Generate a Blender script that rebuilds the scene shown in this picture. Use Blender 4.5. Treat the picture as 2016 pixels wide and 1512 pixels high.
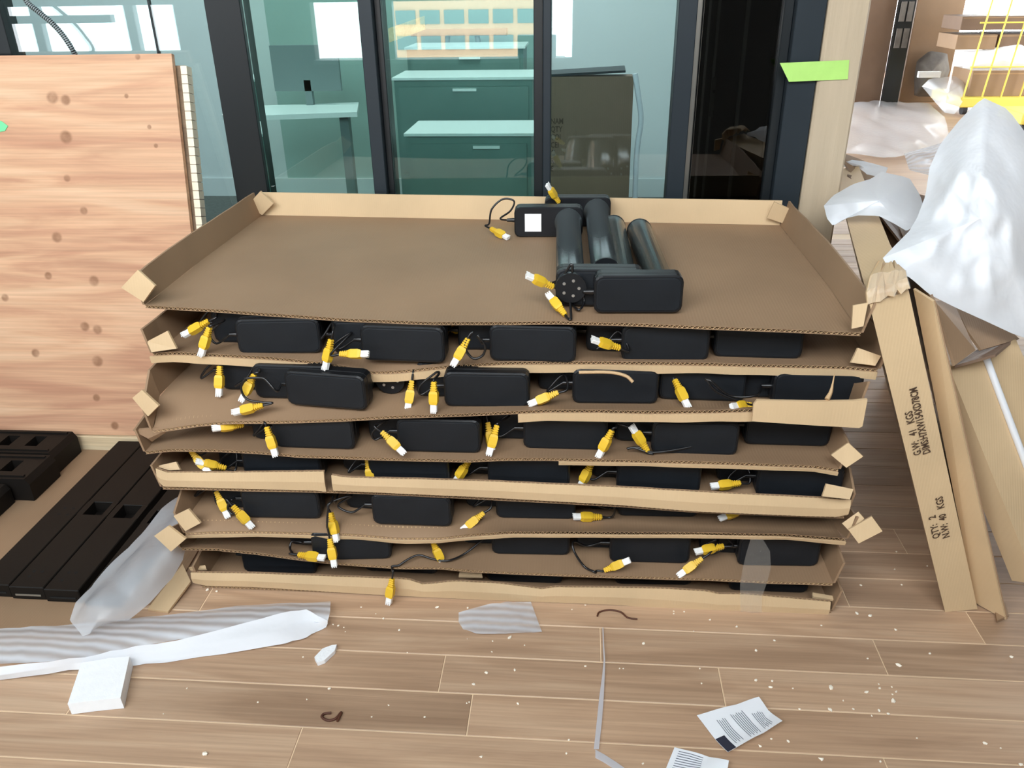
import bpy, math, random
from mathutils import Vector, Matrix, noise

# ---------------------------------------------------------------- scene basics
for o in list(bpy.data.objects):
    bpy.data.objects.remove(o)
SC = bpy.context.scene
COL = SC.collection
random.seed(7)

# camera -----------------------------------------------------------------------
FPX, PITCH, YAW, ROLL, CAMH = 1596.09, 0.46270, -0.083273, -0.016914, 1.37
_f = Vector((math.sin(YAW)*math.cos(PITCH), math.cos(YAW)*math.cos(PITCH), -math.sin(PITCH)))
_r0 = Vector((math.cos(YAW), -math.sin(YAW), 0.0))
_u0 = _r0.cross(_f)
_r = _r0*math.cos(ROLL) + _u0*math.sin(ROLL)
_u = -_r0*math.sin(ROLL) + _u0*math.cos(ROLL)
CAM = Vector((0, 0, CAMH))
cd = bpy.data.cameras.new('camera')
cd.sensor_width = 36.0
cd.lens = 36.0*FPX/2016.0
cd.clip_start, cd.clip_end = 0.05, 400
cam = bpy.data.objects.new('camera', cd)
COL.objects.link(cam)
cam.matrix_world = Matrix(((_r.x, _u.x, -_f.x, CAM.x), (_r.y, _u.y, -_f.y, CAM.y), (_r.z, _u.z, -_f.z, CAM.z), (0, 0, 0, 1)))
SC.camera = cam

# light: overcast daylight through the room's window walls ------------------------
world = bpy.data.worlds.new('overcast_sky')
SC.world = world
world.use_nodes = True
bg = world.node_tree.nodes['Background']
bg.inputs[0].default_value = (0.90, 0.96, 1.0, 1)
bg.inputs[1].default_value = 11.0
SC.view_settings.view_transform = 'Standard'
SC.view_settings.look = 'None'
SC.view_settings.gamma = 1
SC.view_settings.use_curve_mapping = False
SC.view_settings.exposure = 0.0


def portal(name, loc, rot, sx, sy):
    l = bpy.data.lights.new(name, 'AREA')
    l.shape = 'RECTANGLE'
    l.size, l.size_y = sx, sy
    l.cycles.is_portal = True
    o = bpy.data.objects.new(name, l)
    COL.objects.link(o)
    o.location, o.rotation_euler = loc, rot


FW = -0.9      # wall behind the camera
portal('window_daylight_front', (-0.95, FW+0.04, 1.065), (math.pi/2, 0, 0), 1.80, 0.37)
portal('window_daylight_left', (-3.51, FW+0.04, 1.065), (math.pi/2, 0, 0), 1.38, 0.37)
portal('added_window_daylight', (-1.0, FW+0.04, 3.15), (math.pi/2, 0, 0), 4.8, 1.9)
portal('window_daylight_right', (6.15, 10.0, 1.35), (math.pi/2, 0, math.pi/2), 8.0, 2.1)


def fill_light(name, loc, sx, sy, power):
    l = bpy.data.lights.new(name, 'AREA')
    l.shape = 'RECTANGLE'
    l.size, l.size_y = sx, sy
    l.energy = power
    l.color = (0.93, 1.0, 0.98)
    o = bpy.data.objects.new(name, l)
    COL.objects.link(o)
    o.location = loc


# unseen fill lights, added to brighten the room behind the glass
fill_light('added_fill_light', (-0.2, 4.2, 2.95), 1.2, 0.6, 44)
fill_light('added_fill_light', (-2.6, 4.2, 2.95), 1.2, 0.6, 44)

# ---------------------------------------------------------------- helpers


def ray(px, py):
    return _f + _r*((px-1008.0)/FPX) - _u*((py-756.0)/FPX)


def atz(px, py, z):
    d = ray(px, py)
    return CAM + d*((z-CAMH)/d.z)


def aty(px, py, y):
    d = ray(px, py)
    return CAM + d*(y/d.y)


def atplane(px, py, p0, n):
    d = ray(px, py)
    return CAM + d*((Vector(p0)-CAM).dot(n)/d.dot(n))


def lin(c):
    return c/12.92 if c <= 0.04045 else ((c+0.055)/1.055)**2.4


def rgb(r, g, b):
    return (lin(r/255.0), lin(g/255.0), lin(b/255.0), 1.0)


def tag(o, label=None, cat=None, group=None, kind=None):
    if label:
        o['label'] = label
    if cat:
        o['category'] = cat
    if group:
        o['group'] = group
    if kind:
        o['kind'] = kind
    return o


def empty(name, loc=(0, 0, 0)):
    o = bpy.data.objects.new(name, None)
    o.empty_display_size = 0.05
    COL.objects.link(o)
    o.location = loc
    return o


class MB:
    """collects faces; build() links them as one mesh object"""

    def __init__(self):
        self.v, self.f, self.s = [], [], []

    def add(self, vs, fs, smooth=False):
        n = len(self.v)
        self.v += [Vector(p) for p in vs]
        self.f += [tuple(i+n for i in q) for q in fs]
        self.s += [smooth]*len(fs)
        return self

    def box(self, c, s, M=None):
        hx, hy, hz = s[0]/2, s[1]/2, s[2]/2
        P = [Vector((x*hx, y*hy, z*hz)) for z in (-1, 1) for y in (-1, 1) for x in (-1, 1)]
        if M is not None:
            P = [M @ p for p in P]
        c = Vector(c)
        return self.add([p+c for p in P], [(0, 2, 3, 1), (4, 5, 7, 6), (0, 1, 5, 4), (2, 6, 7, 3), (0, 4, 6, 2), (1, 3, 7, 5)])

    def box2(self, a, b):
        a, b = Vector(a), Vector(b)
        return self.box((a+b)/2, b-a)

    def bevbox(self, a, b, w):
        """box with chamfered edges"""
        a, b = Vector(a), Vector(b)
        c, s = (a+b)/2, (b-a)/2
        P, idx = [], {}
        for sx in (-1, 1):
            for sy in (-1, 1):
                for sz in (-1, 1):
                    for ax in range(3):
                        p = Vector((sx*(s.x-w), sy*(s.y-w), sz*(s.z-w)))
                        p[ax] += (sx, sy, sz)[ax]*w
                        idx[(sx, sy, sz, ax)] = len(P)
                        P.append(p+c)
        F = []
        for ax in range(3):
            o1, o2 = [(1, 2), (0, 2), (0, 1)][ax]
            for sg in (-1, 1):
                q = []
                for u, w_ in ((-1, -1), (1, -1), (1, 1), (-1, 1)):
                    k = [0, 0, 0]
                    k[ax], k[o1], k[o2] = sg, u, w_
                    q.append(idx[(k[0], k[1], k[2], ax)])
                F.append(tuple(q))
            for u in (-1, 1):
                for w_ in (-1, 1):
                    q = []
                    for sg, aa in ((-1, o1), (1, o1), (1, o2), (-1, o2)):
                        k = [0, 0, 0]
                        k[ax], k[o1], k[o2] = sg, u, w_
                        q.append(idx[(k[0], k[1], k[2], aa)])
                    F.append(tuple(q))
        for sx in (-1, 1):
            for sy in (-1, 1):
                for sz in (-1, 1):
                    F.append(tuple(idx[(sx, sy, sz, a_)] for a_ in range(3)))
        return self.add(P, F)

    def prism(self, pts, vec, smooth=False):
        """closed polygon pts extruded by vec"""
        n = len(pts)
        vec = Vector(vec)
        P = [Vector(p) for p in pts]
        P += [p+vec for p in P]
        F = [tuple(range(n))[::-1], tuple(range(n, 2*n))]
        F += [(i, (i+1) % n, n+(i+1) % n, n+i) for i in range(n)]
        return self.add(P, F, smooth)

    def tube(self, pts, r, n=8, cap=True):
        pts = [Vector(p) for p in pts]
        m = len(pts)
        rs = r if isinstance(r, (list, tuple)) else [r]*m
        V, F = [], []
        t0 = (pts[1]-pts[0]).normalized()
        nn = t0.orthogonal().normalized()
        for i in range(m):
            t = (pts[min(i+1, m-1)]-pts[max(i-1, 0)])
            t = t.normalized() if t.length > 1e-9 else t0
            nn = (nn-t*nn.dot(t))
            nn = nn.normalized() if nn.length > 1e-6 else t.orthogonal().normalized()
            b = t.cross(nn)
            for k in range(n):
                a = 2*math.pi*k/n
                V.append(pts[i]+nn*(math.cos(a)*rs[i])+b*(math.sin(a)*rs[i]))
        for i in range(m-1):
            for k in range(n):
                F.append((i*n+k, i*n+(k+1) % n, (i+1)*n+(k+1) % n, (i+1)*n+k))
        self.add(V, F, True)
        if cap:
            self.add(V[:n], [tuple(range(n))[::-1]])
            self.add(V[-n:], [tuple(range(n))])
        return self

    def grid(self, P, th=None, smooth=True):
        """P[i][j] points; th vector or None -> closed slab"""
        ni, nj = len(P), len(P[0])
        V = [p for row in P for p in row]
        F = [(i*nj+j, i*nj+j+1, (i+1)*nj+j+1, (i+1)*nj+j) for i in range(ni-1) for j in range(nj-1)]
        if th is None:
            return self.add(V, F, smooth)
        th = Vector(th)
        self.add(V, F, smooth)
        W = [Vector(p)+th for p in V]
        self.add(W, [q[::-1] for q in F], smooth)
        rim = [j for j in range(nj)] + [i*nj+nj-1 for i in range(1, ni)] + [(ni-1)*nj+j for j in range(nj-2, -1, -1)] + [i*nj for i in range(ni-2, 0, -1)]
        R = [V[k] for k in rim]+[W[k] for k in rim]
        n = len(rim)
        return self.add(R, [(k, (k+1) % n, n+(k+1) % n, n+k) for k in range(n)])

    def mesh(self, name):
        me = bpy.data.meshes.new(name)
        me.from_pydata([tuple(p) for p in self.v], [], self.f)
        me.polygons.foreach_set('use_smooth', self.s)
        me.update()
        return me

    def build(self, name, mat, parent=None, kind=None):
        """vertices are world coordinates; moved into the parent's frame"""
        if parent is not None:
            w = WM(parent).inverted()
            self.v = [w @ p for p in self.v]
        else:
            lo = [min(p[i] for p in self.v) for i in range(3)]
            hi = [max(p[i] for p in self.v) for i in range(3)]
            c = Vector(((lo[0]+hi[0])/2, (lo[1]+hi[1])/2, lo[2]))
            self.v = [p-c for p in self.v]
        me = self.mesh(name)
        me.materials.append(mat)
        o = bpy.data.objects.new(name, me)
        COL.objects.link(o)
        if parent is not None:
            o.parent = parent
        else:
            o.location = c
        if kind:
            o['kind'] = kind
        return o


def WM(o):
    M = o.matrix_basis.copy()
    while o.parent is not None:
        o = o.parent
        M = o.matrix_basis @ M
    return M


def link(name, me, parent, M=None):
    o = bpy.data.objects.new(name, me)
    COL.objects.link(o)
    o.parent = parent
    if M is not None:
        o.matrix_basis = M
    return o


def spline(pts, per=6):
    """Catmull-Rom through pts"""
    pts = [Vector(p) for p in pts]
    Q = [pts[0]*2-pts[1]]+pts+[pts[-1]*2-pts[-2]]
    out = []
    for i in range(1, len(Q)-2):
        a, b, c, d = Q[i-1:i+3]
        for k in range(per):
            t = k/per
            out.append(0.5*((2*b)+(c-a)*t+(2*a-5*b+4*c-d)*t*t+(3*b-a-3*c+d)*t**3))
    out.append(pts[-1])
    return out


def lerp_poly(poly, x):
    """piecewise-linear y(x) of a sorted list of (x, y)"""
    if x <= poly[0][0]:
        return poly[0][1]
    for (x0, y0), (x1, y1) in zip(poly, poly[1:]):
        if x <= x1:
            t = (x-x0)/max(1e-9, x1-x0)
            return y0+(y1-y0)*t
    return poly[-1][1]


def sstep(t):
    t = min(1.0, max(0.0, t))
    return t*t*(3-2*t)


def chip(mb, q, th=0.006):
    """a thin cardboard piece with the given corner points"""
    q = [Vector(p) for p in q]
    n = (q[1]-q[0]).cross(q[2]-q[0]).normalized()
    if n.y > 0:
        n = -n
    return mb.prism([p-n*(th/2) for p in q], n*th)


# ---------------------------------------------------------------- materials


def mat(name, col, rough=0.7, metal=0.0, spec=0.5, var=0.0, scale=12.0, stretch=(1, 1, 1), bump=0.0, bscale=40.0, coords='Object'):
    m = bpy.data.materials.new(name)
    m.use_nodes = True
    nt = m.node_tree
    p = nt.nodes['Principled BSDF']
    p.inputs['Roughness'].default_value = rough
    p.inputs['Metallic'].default_value = metal
    p.inputs['Specular IOR Level'].default_value = spec
    p.inputs['Base Color'].default_value = col
    tc = nt.nodes.new('ShaderNodeTexCoord')
    mp = nt.nodes.new('ShaderNodeMapping')
    mp.inputs['Scale'].default_value = stretch
    nt.links.new(tc.outputs[coords], mp.inputs[0])
    if var:
        n = nt.nodes.new('ShaderNodeTexNoise')
        n.inputs['Scale'].default_value = scale
        n.inputs['Detail'].default_value = 5
        nt.links.new(mp.outputs[0], n.inputs['Vector'])
        r = nt.nodes.new('ShaderNodeValToRGB')
        r.color_ramp.elements[0].position, r.color_ramp.elements[1].position = 0.3, 0.7
        r.color_ramp.elements[0].color = tuple(c*(1-var) for c in col[:3])+(1,)
        r.color_ramp.elements[1].color = tuple(min(1, c*(1+var)) for c in col[:3])+(1,)
        nt.links.new(n.outputs[0], r.inputs[0])
        nt.links.new(r.outputs[0], p.inputs['Base Color'])
    if bump:
        n2 = nt.nodes.new('ShaderNodeTexNoise')
        n2.inputs['Scale'].default_value = bscale
        n2.inputs['Detail'].default_value = 3
        nt.links.new(mp.outputs[0], n2.inputs['Vector'])
        b = nt.nodes.new('ShaderNodeBump')
        b.inputs['Strength'].default_value = bump
        b.inputs['Distance'].default_value = 0.01
        nt.links.new(n2.outputs[0], b.inputs['Height'])
        nt.links.new(b.outputs[0], p.inputs['Normal'])
    return m


def wood(name, c1, c2, c3, axis=0, scale=1.0, rough=0.55, knots=None, rand=0.0, spec=0.4):
    """grain stretched along one axis, optional knot positions in object space"""
    m = bpy.data.materials.new(name)
    m.use_nodes = True
    nt = m.node_tree
    L = nt.links.new
    p = nt.nodes['Principled BSDF']
    p.inputs['Roughness'].default_value = rough
    p.inputs['Specular IOR Level'].default_value = spec
    tc = nt.nodes.new('ShaderNodeTexCoord')
    vec = tc.outputs['Object']
    info = nt.nodes.new('ShaderNodeObjectInfo')
    off = nt.nodes.new('ShaderNodeVectorMath')
    off.operation = 'MULTIPLY_ADD'
    cmb = nt.nodes.new('ShaderNodeCombineXYZ')
    for k in range(3):
        L(info.outputs['Random'], cmb.inputs[k])
    off.inputs[1].default_value = (37, 19, 11)
    L(cmb.outputs[0], off.inputs[0])
    L(vec, off.inputs[2])
    mp = nt.nodes.new('ShaderNodeMapping')
    s = [9.0*scale]*3
    s[axis] = 0.9*scale
    mp.inputs['Scale'].default_value = s
    L(off.outputs[0], mp.inputs[0])
    n = nt.nodes.new('ShaderNodeTexNoise')
    n.inputs['Scale'].default_value = 1.6
    n.inputs['Detail'].default_value = 6
    n.inputs['Distortion'].default_value = 1.2
    L(mp.outputs[0], n.inputs['Vector'])
    r = nt.nodes.new('ShaderNodeValToRGB')
    e = r.color_ramp.elements
    e[0].position, e[1].position = 0.30, 0.70
    e[0].color, e[1].color = c1, c3
    mid = e.new(0.5)
    mid.color = c2
    L(n.outputs[0], r.inputs[0])
    # fine fibres
    mp2 = nt.nodes.new('ShaderNodeMapping')
    s2 = [160.0*scale]*3
    s2[axis] = 3.0*scale
    mp2.inputs['Scale'].default_value = s2
    L(off.outputs[0], mp2.inputs[0])
    n2 = nt.nodes.new('ShaderNodeTexNoise')
    n2.inputs['Scale'].default_value = 1.0
    n2.inputs['Detail'].default_value = 3
    L(mp2.outputs[0], n2.inputs['Vector'])
    mr = nt.nodes.new('ShaderNodeMapRange')
    mr.inputs[1].default_value, mr.inputs[2].default_value = 0.3, 0.7
    mr.inputs[3].default_value, mr.inputs[4].default_value = 0.88, 1.08
    L(n2.outputs[0], mr.inputs[0])
    mx = nt.nodes.new('ShaderNodeMixRGB')
    mx.blend_type = 'MULTIPLY'
    mx.inputs[0].default_value = 1.0
    L(r.outputs[0], mx.inputs[1])
    L(mr.outputs[0], mx.inputs[2])
    out = mx.outputs[0]
    if rand:
        hs = nt.nodes.new('ShaderNodeHueSaturation')
        mr2 = nt.nodes.new('ShaderNodeMapRange')
        mr2.inputs[3].default_value, mr2.inputs[4].default_value = 1-rand, 1+rand
        L(info.outputs['Random'], mr2.inputs[0])
        L(mr2.outputs[0], hs.inputs['Value'])
        L(out, hs.inputs['Color'])
        out = hs.outputs[0]
    if knots:
        fac = None
        dist = nt.nodes.new('ShaderNodeTexNoise')
        dist.inputs['Scale'].default_value = 30
        L(vec, dist.inputs['Vector'])
        for (kp, kr) in knots:
            d = nt.nodes.new('ShaderNodeVectorMath')
            d.operation = 'DISTANCE'
            d.inputs[1].default_value = kp
            L(vec, d.inputs[0])
            q = nt.nodes.new('ShaderNodeMapRange')
            q.interpolation_type = 'SMOOTHSTEP'
            q.inputs[1].default_value, q.inputs[2].default_value = kr*0.55, kr*1.15
            q.inputs[3].default_value, q.inputs[4].default_value = 0.85, 0.0
            L(d.outputs['Value'], q.inputs[0])
            if fac is None:
                fac = q.outputs[0]
            else:
                a = nt.nodes.new('ShaderNodeMath')
                a.operation = 'MAXIMUM'
                L(fac, a.inputs[0])
                L(q.outputs[0], a.inputs[1])
                fac = a.outputs[0]
        jit = nt.nodes.new('ShaderNodeMath')
        jit.operation = 'MULTIPLY'
        L(fac, jit.inputs[0])
        L(dist.outputs[0], jit.inputs[1])
        jj = nt.nodes.new('ShaderNodeMath')
        jj.operation = 'MULTIPLY'
        jj.use_clamp = True
        jj.inputs[1].default_value = 1.5
        L(jit.outputs[0], jj.inputs[0])
        km = nt.nodes.new('ShaderNodeMixRGB')
        km.inputs[2].default_value = rgb(128, 88, 62)
        L(jj.outputs[0], km.inputs[0])
        L(out, km.inputs[1])
        out = km.outputs[0]
    L(out, p.inputs['Base Color'])
    b = nt.nodes.new('ShaderNodeBump')
    b.inputs['Strength'].default_value = 0.12
    b.inputs['Distance'].default_value = 0.004
    L(n2.outputs[0], b.inputs['Height'])
    L(b.outputs[0], p.inputs['Normal'])
    return m


def cardboard(name, col, rib=0.25, axis=0):
    """kraft liner: mottled, with faint flute lines across"""
    m = mat(name, col, rough=0.62, spec=0.35, var=0.10, scale=3.0, bump=0.08, bscale=120)
    nt = m.node_tree
    p = nt.nodes['Principled BSDF']
    tc = nt.nodes['Texture Coordinate']
    w = nt.nodes.new('ShaderNodeTexWave')
    w.wave_type = 'BANDS'
    w.bands_direction = 'XYZ'[axis]
    w.inputs['Scale'].default_value = 45.0
    w.inputs['Distortion'].default_value = 0.3
    nt.links.new(tc.outputs['Object'], w.inputs['Vector'])
    b = nt.nodes.new('ShaderNodeBump')
    b.inputs['Strength'].default_value = rib
    b.inputs['Distance'].default_value = 0.0006
    nt.links.new(w.outputs['Fac'], b.inputs['Height'])
    nt.links.new(b.outputs[0], p.inputs['Normal'])
    return m


def film(name, col, opacity, rough=0.4, ribs=0.0, ribscale=40, ribaxis='Y', translucent=0.45):
    """thin plastic or foam film: part see-through, part translucent white"""
    m = bpy.data.materials.new(name)
    m.use_nodes = True
    nt = m.node_tree
    L = nt.links.new
    nt.nodes.remove(nt.nodes['Principled BSDF'])
    out = nt.nodes['Material Output']
    pr = nt.nodes.new('ShaderNodeBsdfPrincipled')
    pr.inputs['Base Color'].default_value = col
    pr.inputs['Roughness'].default_value = rough
    tl = nt.nodes.new('ShaderNodeBsdfTranslucent')
    tl.inputs['Color'].default_value = col
    ms = nt.nodes.new('ShaderNodeMixShader')
    ms.inputs[0].default_value = translucent
    L(pr.outputs[0], ms.inputs[1])
    L(tl.outputs[0], ms.inputs[2])
    tr = nt.nodes.new('ShaderNodeBsdfTransparent')
    mo = nt.nodes.new('ShaderNodeMixShader')
    L(tr.outputs[0], mo.inputs[1])
    L(ms.outputs[0], mo.inputs[2])
    L(mo.outputs[0], out.inputs[0])
    mo.inputs[0].default_value = opacity
    tc = nt.nodes.new('ShaderNodeTexCoord')
    if ribs:
        w = nt.nodes.new('ShaderNodeTexWave')
        w.bands_direction = ribaxis
        w.inputs['Scale'].default_value = ribscale
        w.inputs['Distortion'].default_value = 1.5
        w.inputs['Detail'].default_value = 2
        L(tc.outputs['Object'], w.inputs['Vector'])
        mr = nt.nodes.new('ShaderNodeMapRange')
        mr.inputs[3].default_value, mr.inputs[4].default_value = opacity-ribs, min(1, opacity+ribs)
        L(w.outputs['Fac'], mr.inputs[0])
        L(mr.outputs[0], mo.inputs[0])
    n = nt.nodes.new('ShaderNodeTexNoise')
    n.inputs['Scale'].default_value = 25
    L(tc.outputs['Object'], n.inputs['Vector'])
    b = nt.nodes.new('ShaderNodeBump')
    b.inputs['Strength'].default_value = 0.25
    b.inputs['Distance'].default_value = 0.01
    L(n.outputs[0], b.inputs['Height'])
    L(b.outputs[0], pr.inputs['Normal'])
    return m


def glass(name, tint, base=0.0, rough=0.0):
    """clear pane: Fresnel reflection over tinted transmission"""
    m = bpy.data.materials.new(name)
    m.use_nodes = True
    nt = m.node_tree
    L = nt.links.new
    nt.nodes.remove(nt.nodes['Principled BSDF'])
    out = nt.nodes['Material Output']
    tr = nt.nodes.new('ShaderNodeBsdfTransparent')
    tr.inputs[0].default_value = tint
    gl = nt.nodes.new('ShaderNodeBsdfGlossy')
    gl.inputs['Roughness'].default_value = rough
    fr = nt.nodes.new('ShaderNodeFresnel')
    fr.inputs[0].default_value = 1.6
    a = nt.nodes.new('ShaderNodeMath')
    a.operation = 'ADD'
    a.use_clamp = True
    a.inputs[1].default_value = base
    L(fr.outputs[0], a.inputs[0])
    mx = nt.nodes.new('ShaderNodeMixShader')
    L(a.outputs[0], mx.inputs[0])
    L(tr.outputs[0], mx.inputs[1])
    L(gl.outputs[0], mx.inputs[2])
    L(mx.outputs[0], out.inputs[0])
    return m


M = {}
M['plank'] = wood('oak_plank', rgb(164, 133, 107), rgb(184, 152, 124), rgb(198, 168, 140), axis=0, scale=1.0, rough=0.42, rand=0.14, spec=0.45)
M['joint'] = mat('joint_filler', rgb(232, 205, 170), rough=0.6)
M['farfloor'] = wood('oak_floor_far', rgb(165, 132, 106), rgb(182, 150, 122), rgb(196, 166, 138), axis=0, rough=0.4)
M['card_in'] = cardboard('kraft_inside', rgb(150, 122, 95))
M['card_out'] = cardboard('kraft_outside', rgb(208, 180, 142))
M['card_edge'] = cardboard('kraft_cut_edge', rgb(176, 142, 104), rib=0)
M['flute'] = cardboard('kraft_flute', rgb(196, 164, 124), rib=0)
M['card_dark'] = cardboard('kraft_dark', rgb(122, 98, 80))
M['black'] = mat('black_plastic', (0.008, 0.009, 0.011, 1), rough=0.42, spec=0.35, var=0.15, scale=20, bump=0.04, bscale=300)
M['panel'] = mat('black_face_panel', (0.0095, 0.012, 0.0155, 1), rough=0.5, spec=0.3, var=0.25, scale=9, bump=0.03, bscale=200)
M['tubemat'] = mat('satin_black_tube', (0.085, 0.100, 0.105, 1), rough=0.26, metal=0.55, spec=0.7)
M['cable'] = mat('black_cable', (0.008, 0.008, 0.009, 1), rough=0.28, spec=0.6)
M['yellow'] = mat('yellow_connector', rgb(226, 184, 48), rough=0.45)
M['ivory'] = mat('white_plug', rgb(238, 238, 236), rough=0.35)
M['screw'] = mat('steel_screw', rgb(200, 200, 198), rough=0.3, metal=0.8)
M['sticker'] = mat('white_sticker', rgb(240, 240, 240), rough=0.5)
M['frame'] = mat('charcoal_frame', rgb(34, 42, 48), rough=0.45, spec=0.35, var=0.05)
M['frame_dk'] = mat('black_frame', rgb(22, 27, 30), rough=0.35)
M['glass'] = glass('teal_glass', (0.76, 0.90, 0.87, 1), base=0.03)
M['glass2'] = glass('clear_glass', (0.86, 0.95, 0.95, 1), base=0.03)
M['glass_dk'] = glass('dark_glass', (0.30, 0.31, 0.31, 1), base=0.02)
M['metal'] = mat('brushed_metal', rgb(170, 168, 160), rough=0.35, metal=0.7)
M['trackmat'] = mat('pale_track', rgb(205, 202, 192), rough=0.4)
M['wallw'] = mat('white_paint', rgb(212, 216, 218), rough=0.7, var=0.02, scale=2)
M['walld'] = mat('grey_paint', rgb(92, 91, 88), rough=0.8, var=0.02, scale=2)
M['wallt'] = mat('teal_grey_panel', rgb(158, 182, 177), rough=0.6, var=0.06, scale=1.5)
M['drawer'] = mat('teal_stand_in', rgb(112, 138, 134), rough=0.5, var=0.04)
M['ceil'] = mat('ceiling_paint', rgb(84, 84, 83), rough=0.9, var=0.02)
M['carpet'] = mat('dark_carpet', rgb(96, 98, 96), rough=0.95, var=0.2, scale=60)
M['desk'] = mat('white_laminate', rgb(240, 244, 245), rough=0.25)
M['greymetal'] = mat('grey_paint_metal', rgb(120, 132, 134), rough=0.5)
M['post'] = mat('wrapped_beige_post', rgb(190, 172, 147), rough=0.35, var=0.05, scale=6, stretch=(6, 6, 0.6), bump=0.25, bscale=8)
M['green'] = mat('green_masking_tape', rgb(176, 222, 116), rough=0.6, var=0.04, scale=30)
M['mint'] = mat('mint_masking_tape', rgb(112, 214, 150), rough=0.6, var=0.04, scale=30)
M['steelblk'] = mat('black_powder_coat', (0.008, 0.0065, 0.0055, 1), rough=0.55, spec=0.2, var=0.12, scale=8, bump=0.05, bscale=400)
M['hole'] = mat('dark_hole', (0.004, 0.004, 0.004, 1), rough=0.9, var=0.1)
M['eps'] = mat('white_styrofoam', rgb(246, 248, 250), rough=0.75, var=0.02, scale=40, bump=0.10, bscale=160)
M['foam'] = film('white_foam_sheet', rgb(244, 247, 252), 0.95, rough=0.85, translucent=0.18)
M['foam_thin'] = film('thin_ribbed_foam', rgb(228, 234, 242), 0.60, translucent=0.2, ribs=0.20, ribscale=13, ribaxis='Y')
M['poly'] = film('cloudy_poly_bag', rgb(236, 240, 246), 0.50, rough=0.25, translucent=0.2)
M['cleartape'] = film('clear_packing_tape', rgb(235, 232, 225), 0.16, rough=0.06, translucent=0.1)
M['strap'] = film('white_strap', rgb(235, 235, 240), 0.8, rough=0.3)
M['paper'] = mat('white_paper', rgb(240, 243, 248), rough=0.7, var=0.02, scale=8)
M['ink'] = mat('grey_ink', rgb(92, 98, 112), rough=0.8)
M['inkdk'] = mat('dark_ink', rgb(44, 46, 62), rough=0.8)
M['stamp'] = mat('brown_stamp_ink', rgb(74, 54, 38), rough=0.8)
M['crumb'] = mat('foam_crumb', rgb(250, 240, 222), rough=0.8)
M['brownbit'] = mat('brown_strip', rgb(82, 46, 30), rough=0.6, var=0.2, scale=60)
M['batten'] = wood('pale_batten', rgb(206, 184, 150), rgb(214, 194, 160), rgb(222, 204, 172), axis=0)
M['edgew'] = mat('white_board_edge', rgb(236, 226, 200), rough=0.7, var=0.05, scale=40)
M['boardback'] = wood('board_side', rgb(120, 98, 76), rgb(136, 112, 88), rgb(150, 124, 98), axis=0)
M['yellowpaint'] = mat('yellow_painted_steel', rgb(238, 214, 96), rough=0.4)
M['rubber'] = mat('dark_rubber', rgb(50, 50, 54), rough=0.7)
M['greybag'] = mat('grey_cloth_bag', rgb(110, 104, 98), rough=0.9, var=0.2, scale=10)
M['facade'] = mat('orange_facade', rgb(226, 176, 140), rough=0.9, var=0.04, scale=0.2)
M['facwin'] = mat('facade_window', rgb(96, 118, 124), rough=0.25)

# ---------------------------------------------------------------- room shell
WY = 2.55      # plane of the glazed front
BY = 5.68      # back wall of the room behind the glass
PW = 0.10755   # plank width
Y0 = 1.46324   # a joint line

floor_o = MB().box2((-4.5, FW, -0.06), (6.2, 14.0, -0.0012)).build('floor', M['joint'])
tag(floor_o, 'brown oak plank floor with pale joints', kind='structure')

# joints measured on the floor, row index -> x of the board ends
seams = {0: [-1.30, 0.076, 0.70], 1: [-1.75, -0.275, 0.334], 2: [-1.05, -0.20, 1.1], 3: [-0.54, 0.62], 4: [-1.2, 0.15],
         -1: [-0.9, 0.95], -2: [-0.3, 0.68], -3: [-1.1, 0.25, 1.17], -4: [-0.5, 0.89], -5: [0.4, 1.6], -6: [-1.0, 0.7]}
rs = random.Random(3)
plank_mesh = {}


def plank_me(L, w):
    k = (round(L, 3), round(w, 4))
    if k not in plank_mesh:
        plank_mesh[k] = MB().bevbox((-k[0]/2, -w/2, -0.006), (k[0]/2, w/2, 0.0), 0.0012).mesh('plank')
        plank_mesh[k].materials.append(M['plank'])
    return plank_mesh[k]


for k in range(-30, 11):
    yb = Y0-k*PW               # far side of row k-? : row k lies between joint k and joint k+1
    yc = yb-PW/2
    half = 0.62+0.72*max(0.6, yc)
    x0, x1 = -half-0.35, half+0.45
    if k < -10:
        x0 = 0.55
    ss = list(seams.get(k, []))
    if not ss:
        x = x0+rs.uniform(0.2, 1.0)
        while x < x1-0.3:
            ss.append(x)
            x += rs.uniform(0.85, 1.5)
    cuts = [x0]+[s for s in ss if x0+0.1 < s < x1-0.1]+[x1]
    for a, b in zip(cuts, cuts[1:]):
        L = round(b-a-0.002, 3)
        o = link('plank', plank_me(L, PW-0.0022), floor_o, Matrix.Translation(Vector(((a+b)/2, yc, 0.0))-floor_o.location))

# far floor beyond the built planks
far_o = MB().box2((0.80, 4.80, -0.0012), (6.2, 14.0, 0.0)).build('floor', M['farfloor'])
tag(far_o, 'bright far stretch of the oak floor', kind='structure')
inner_o = MB().box2((-4.5, WY+0.07, -0.0012), (0.78, BY, 0.004)).build('floor', M['carpet'])
tag(inner_o, 'dark carpet of the room behind the glass', kind='structure')

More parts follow.
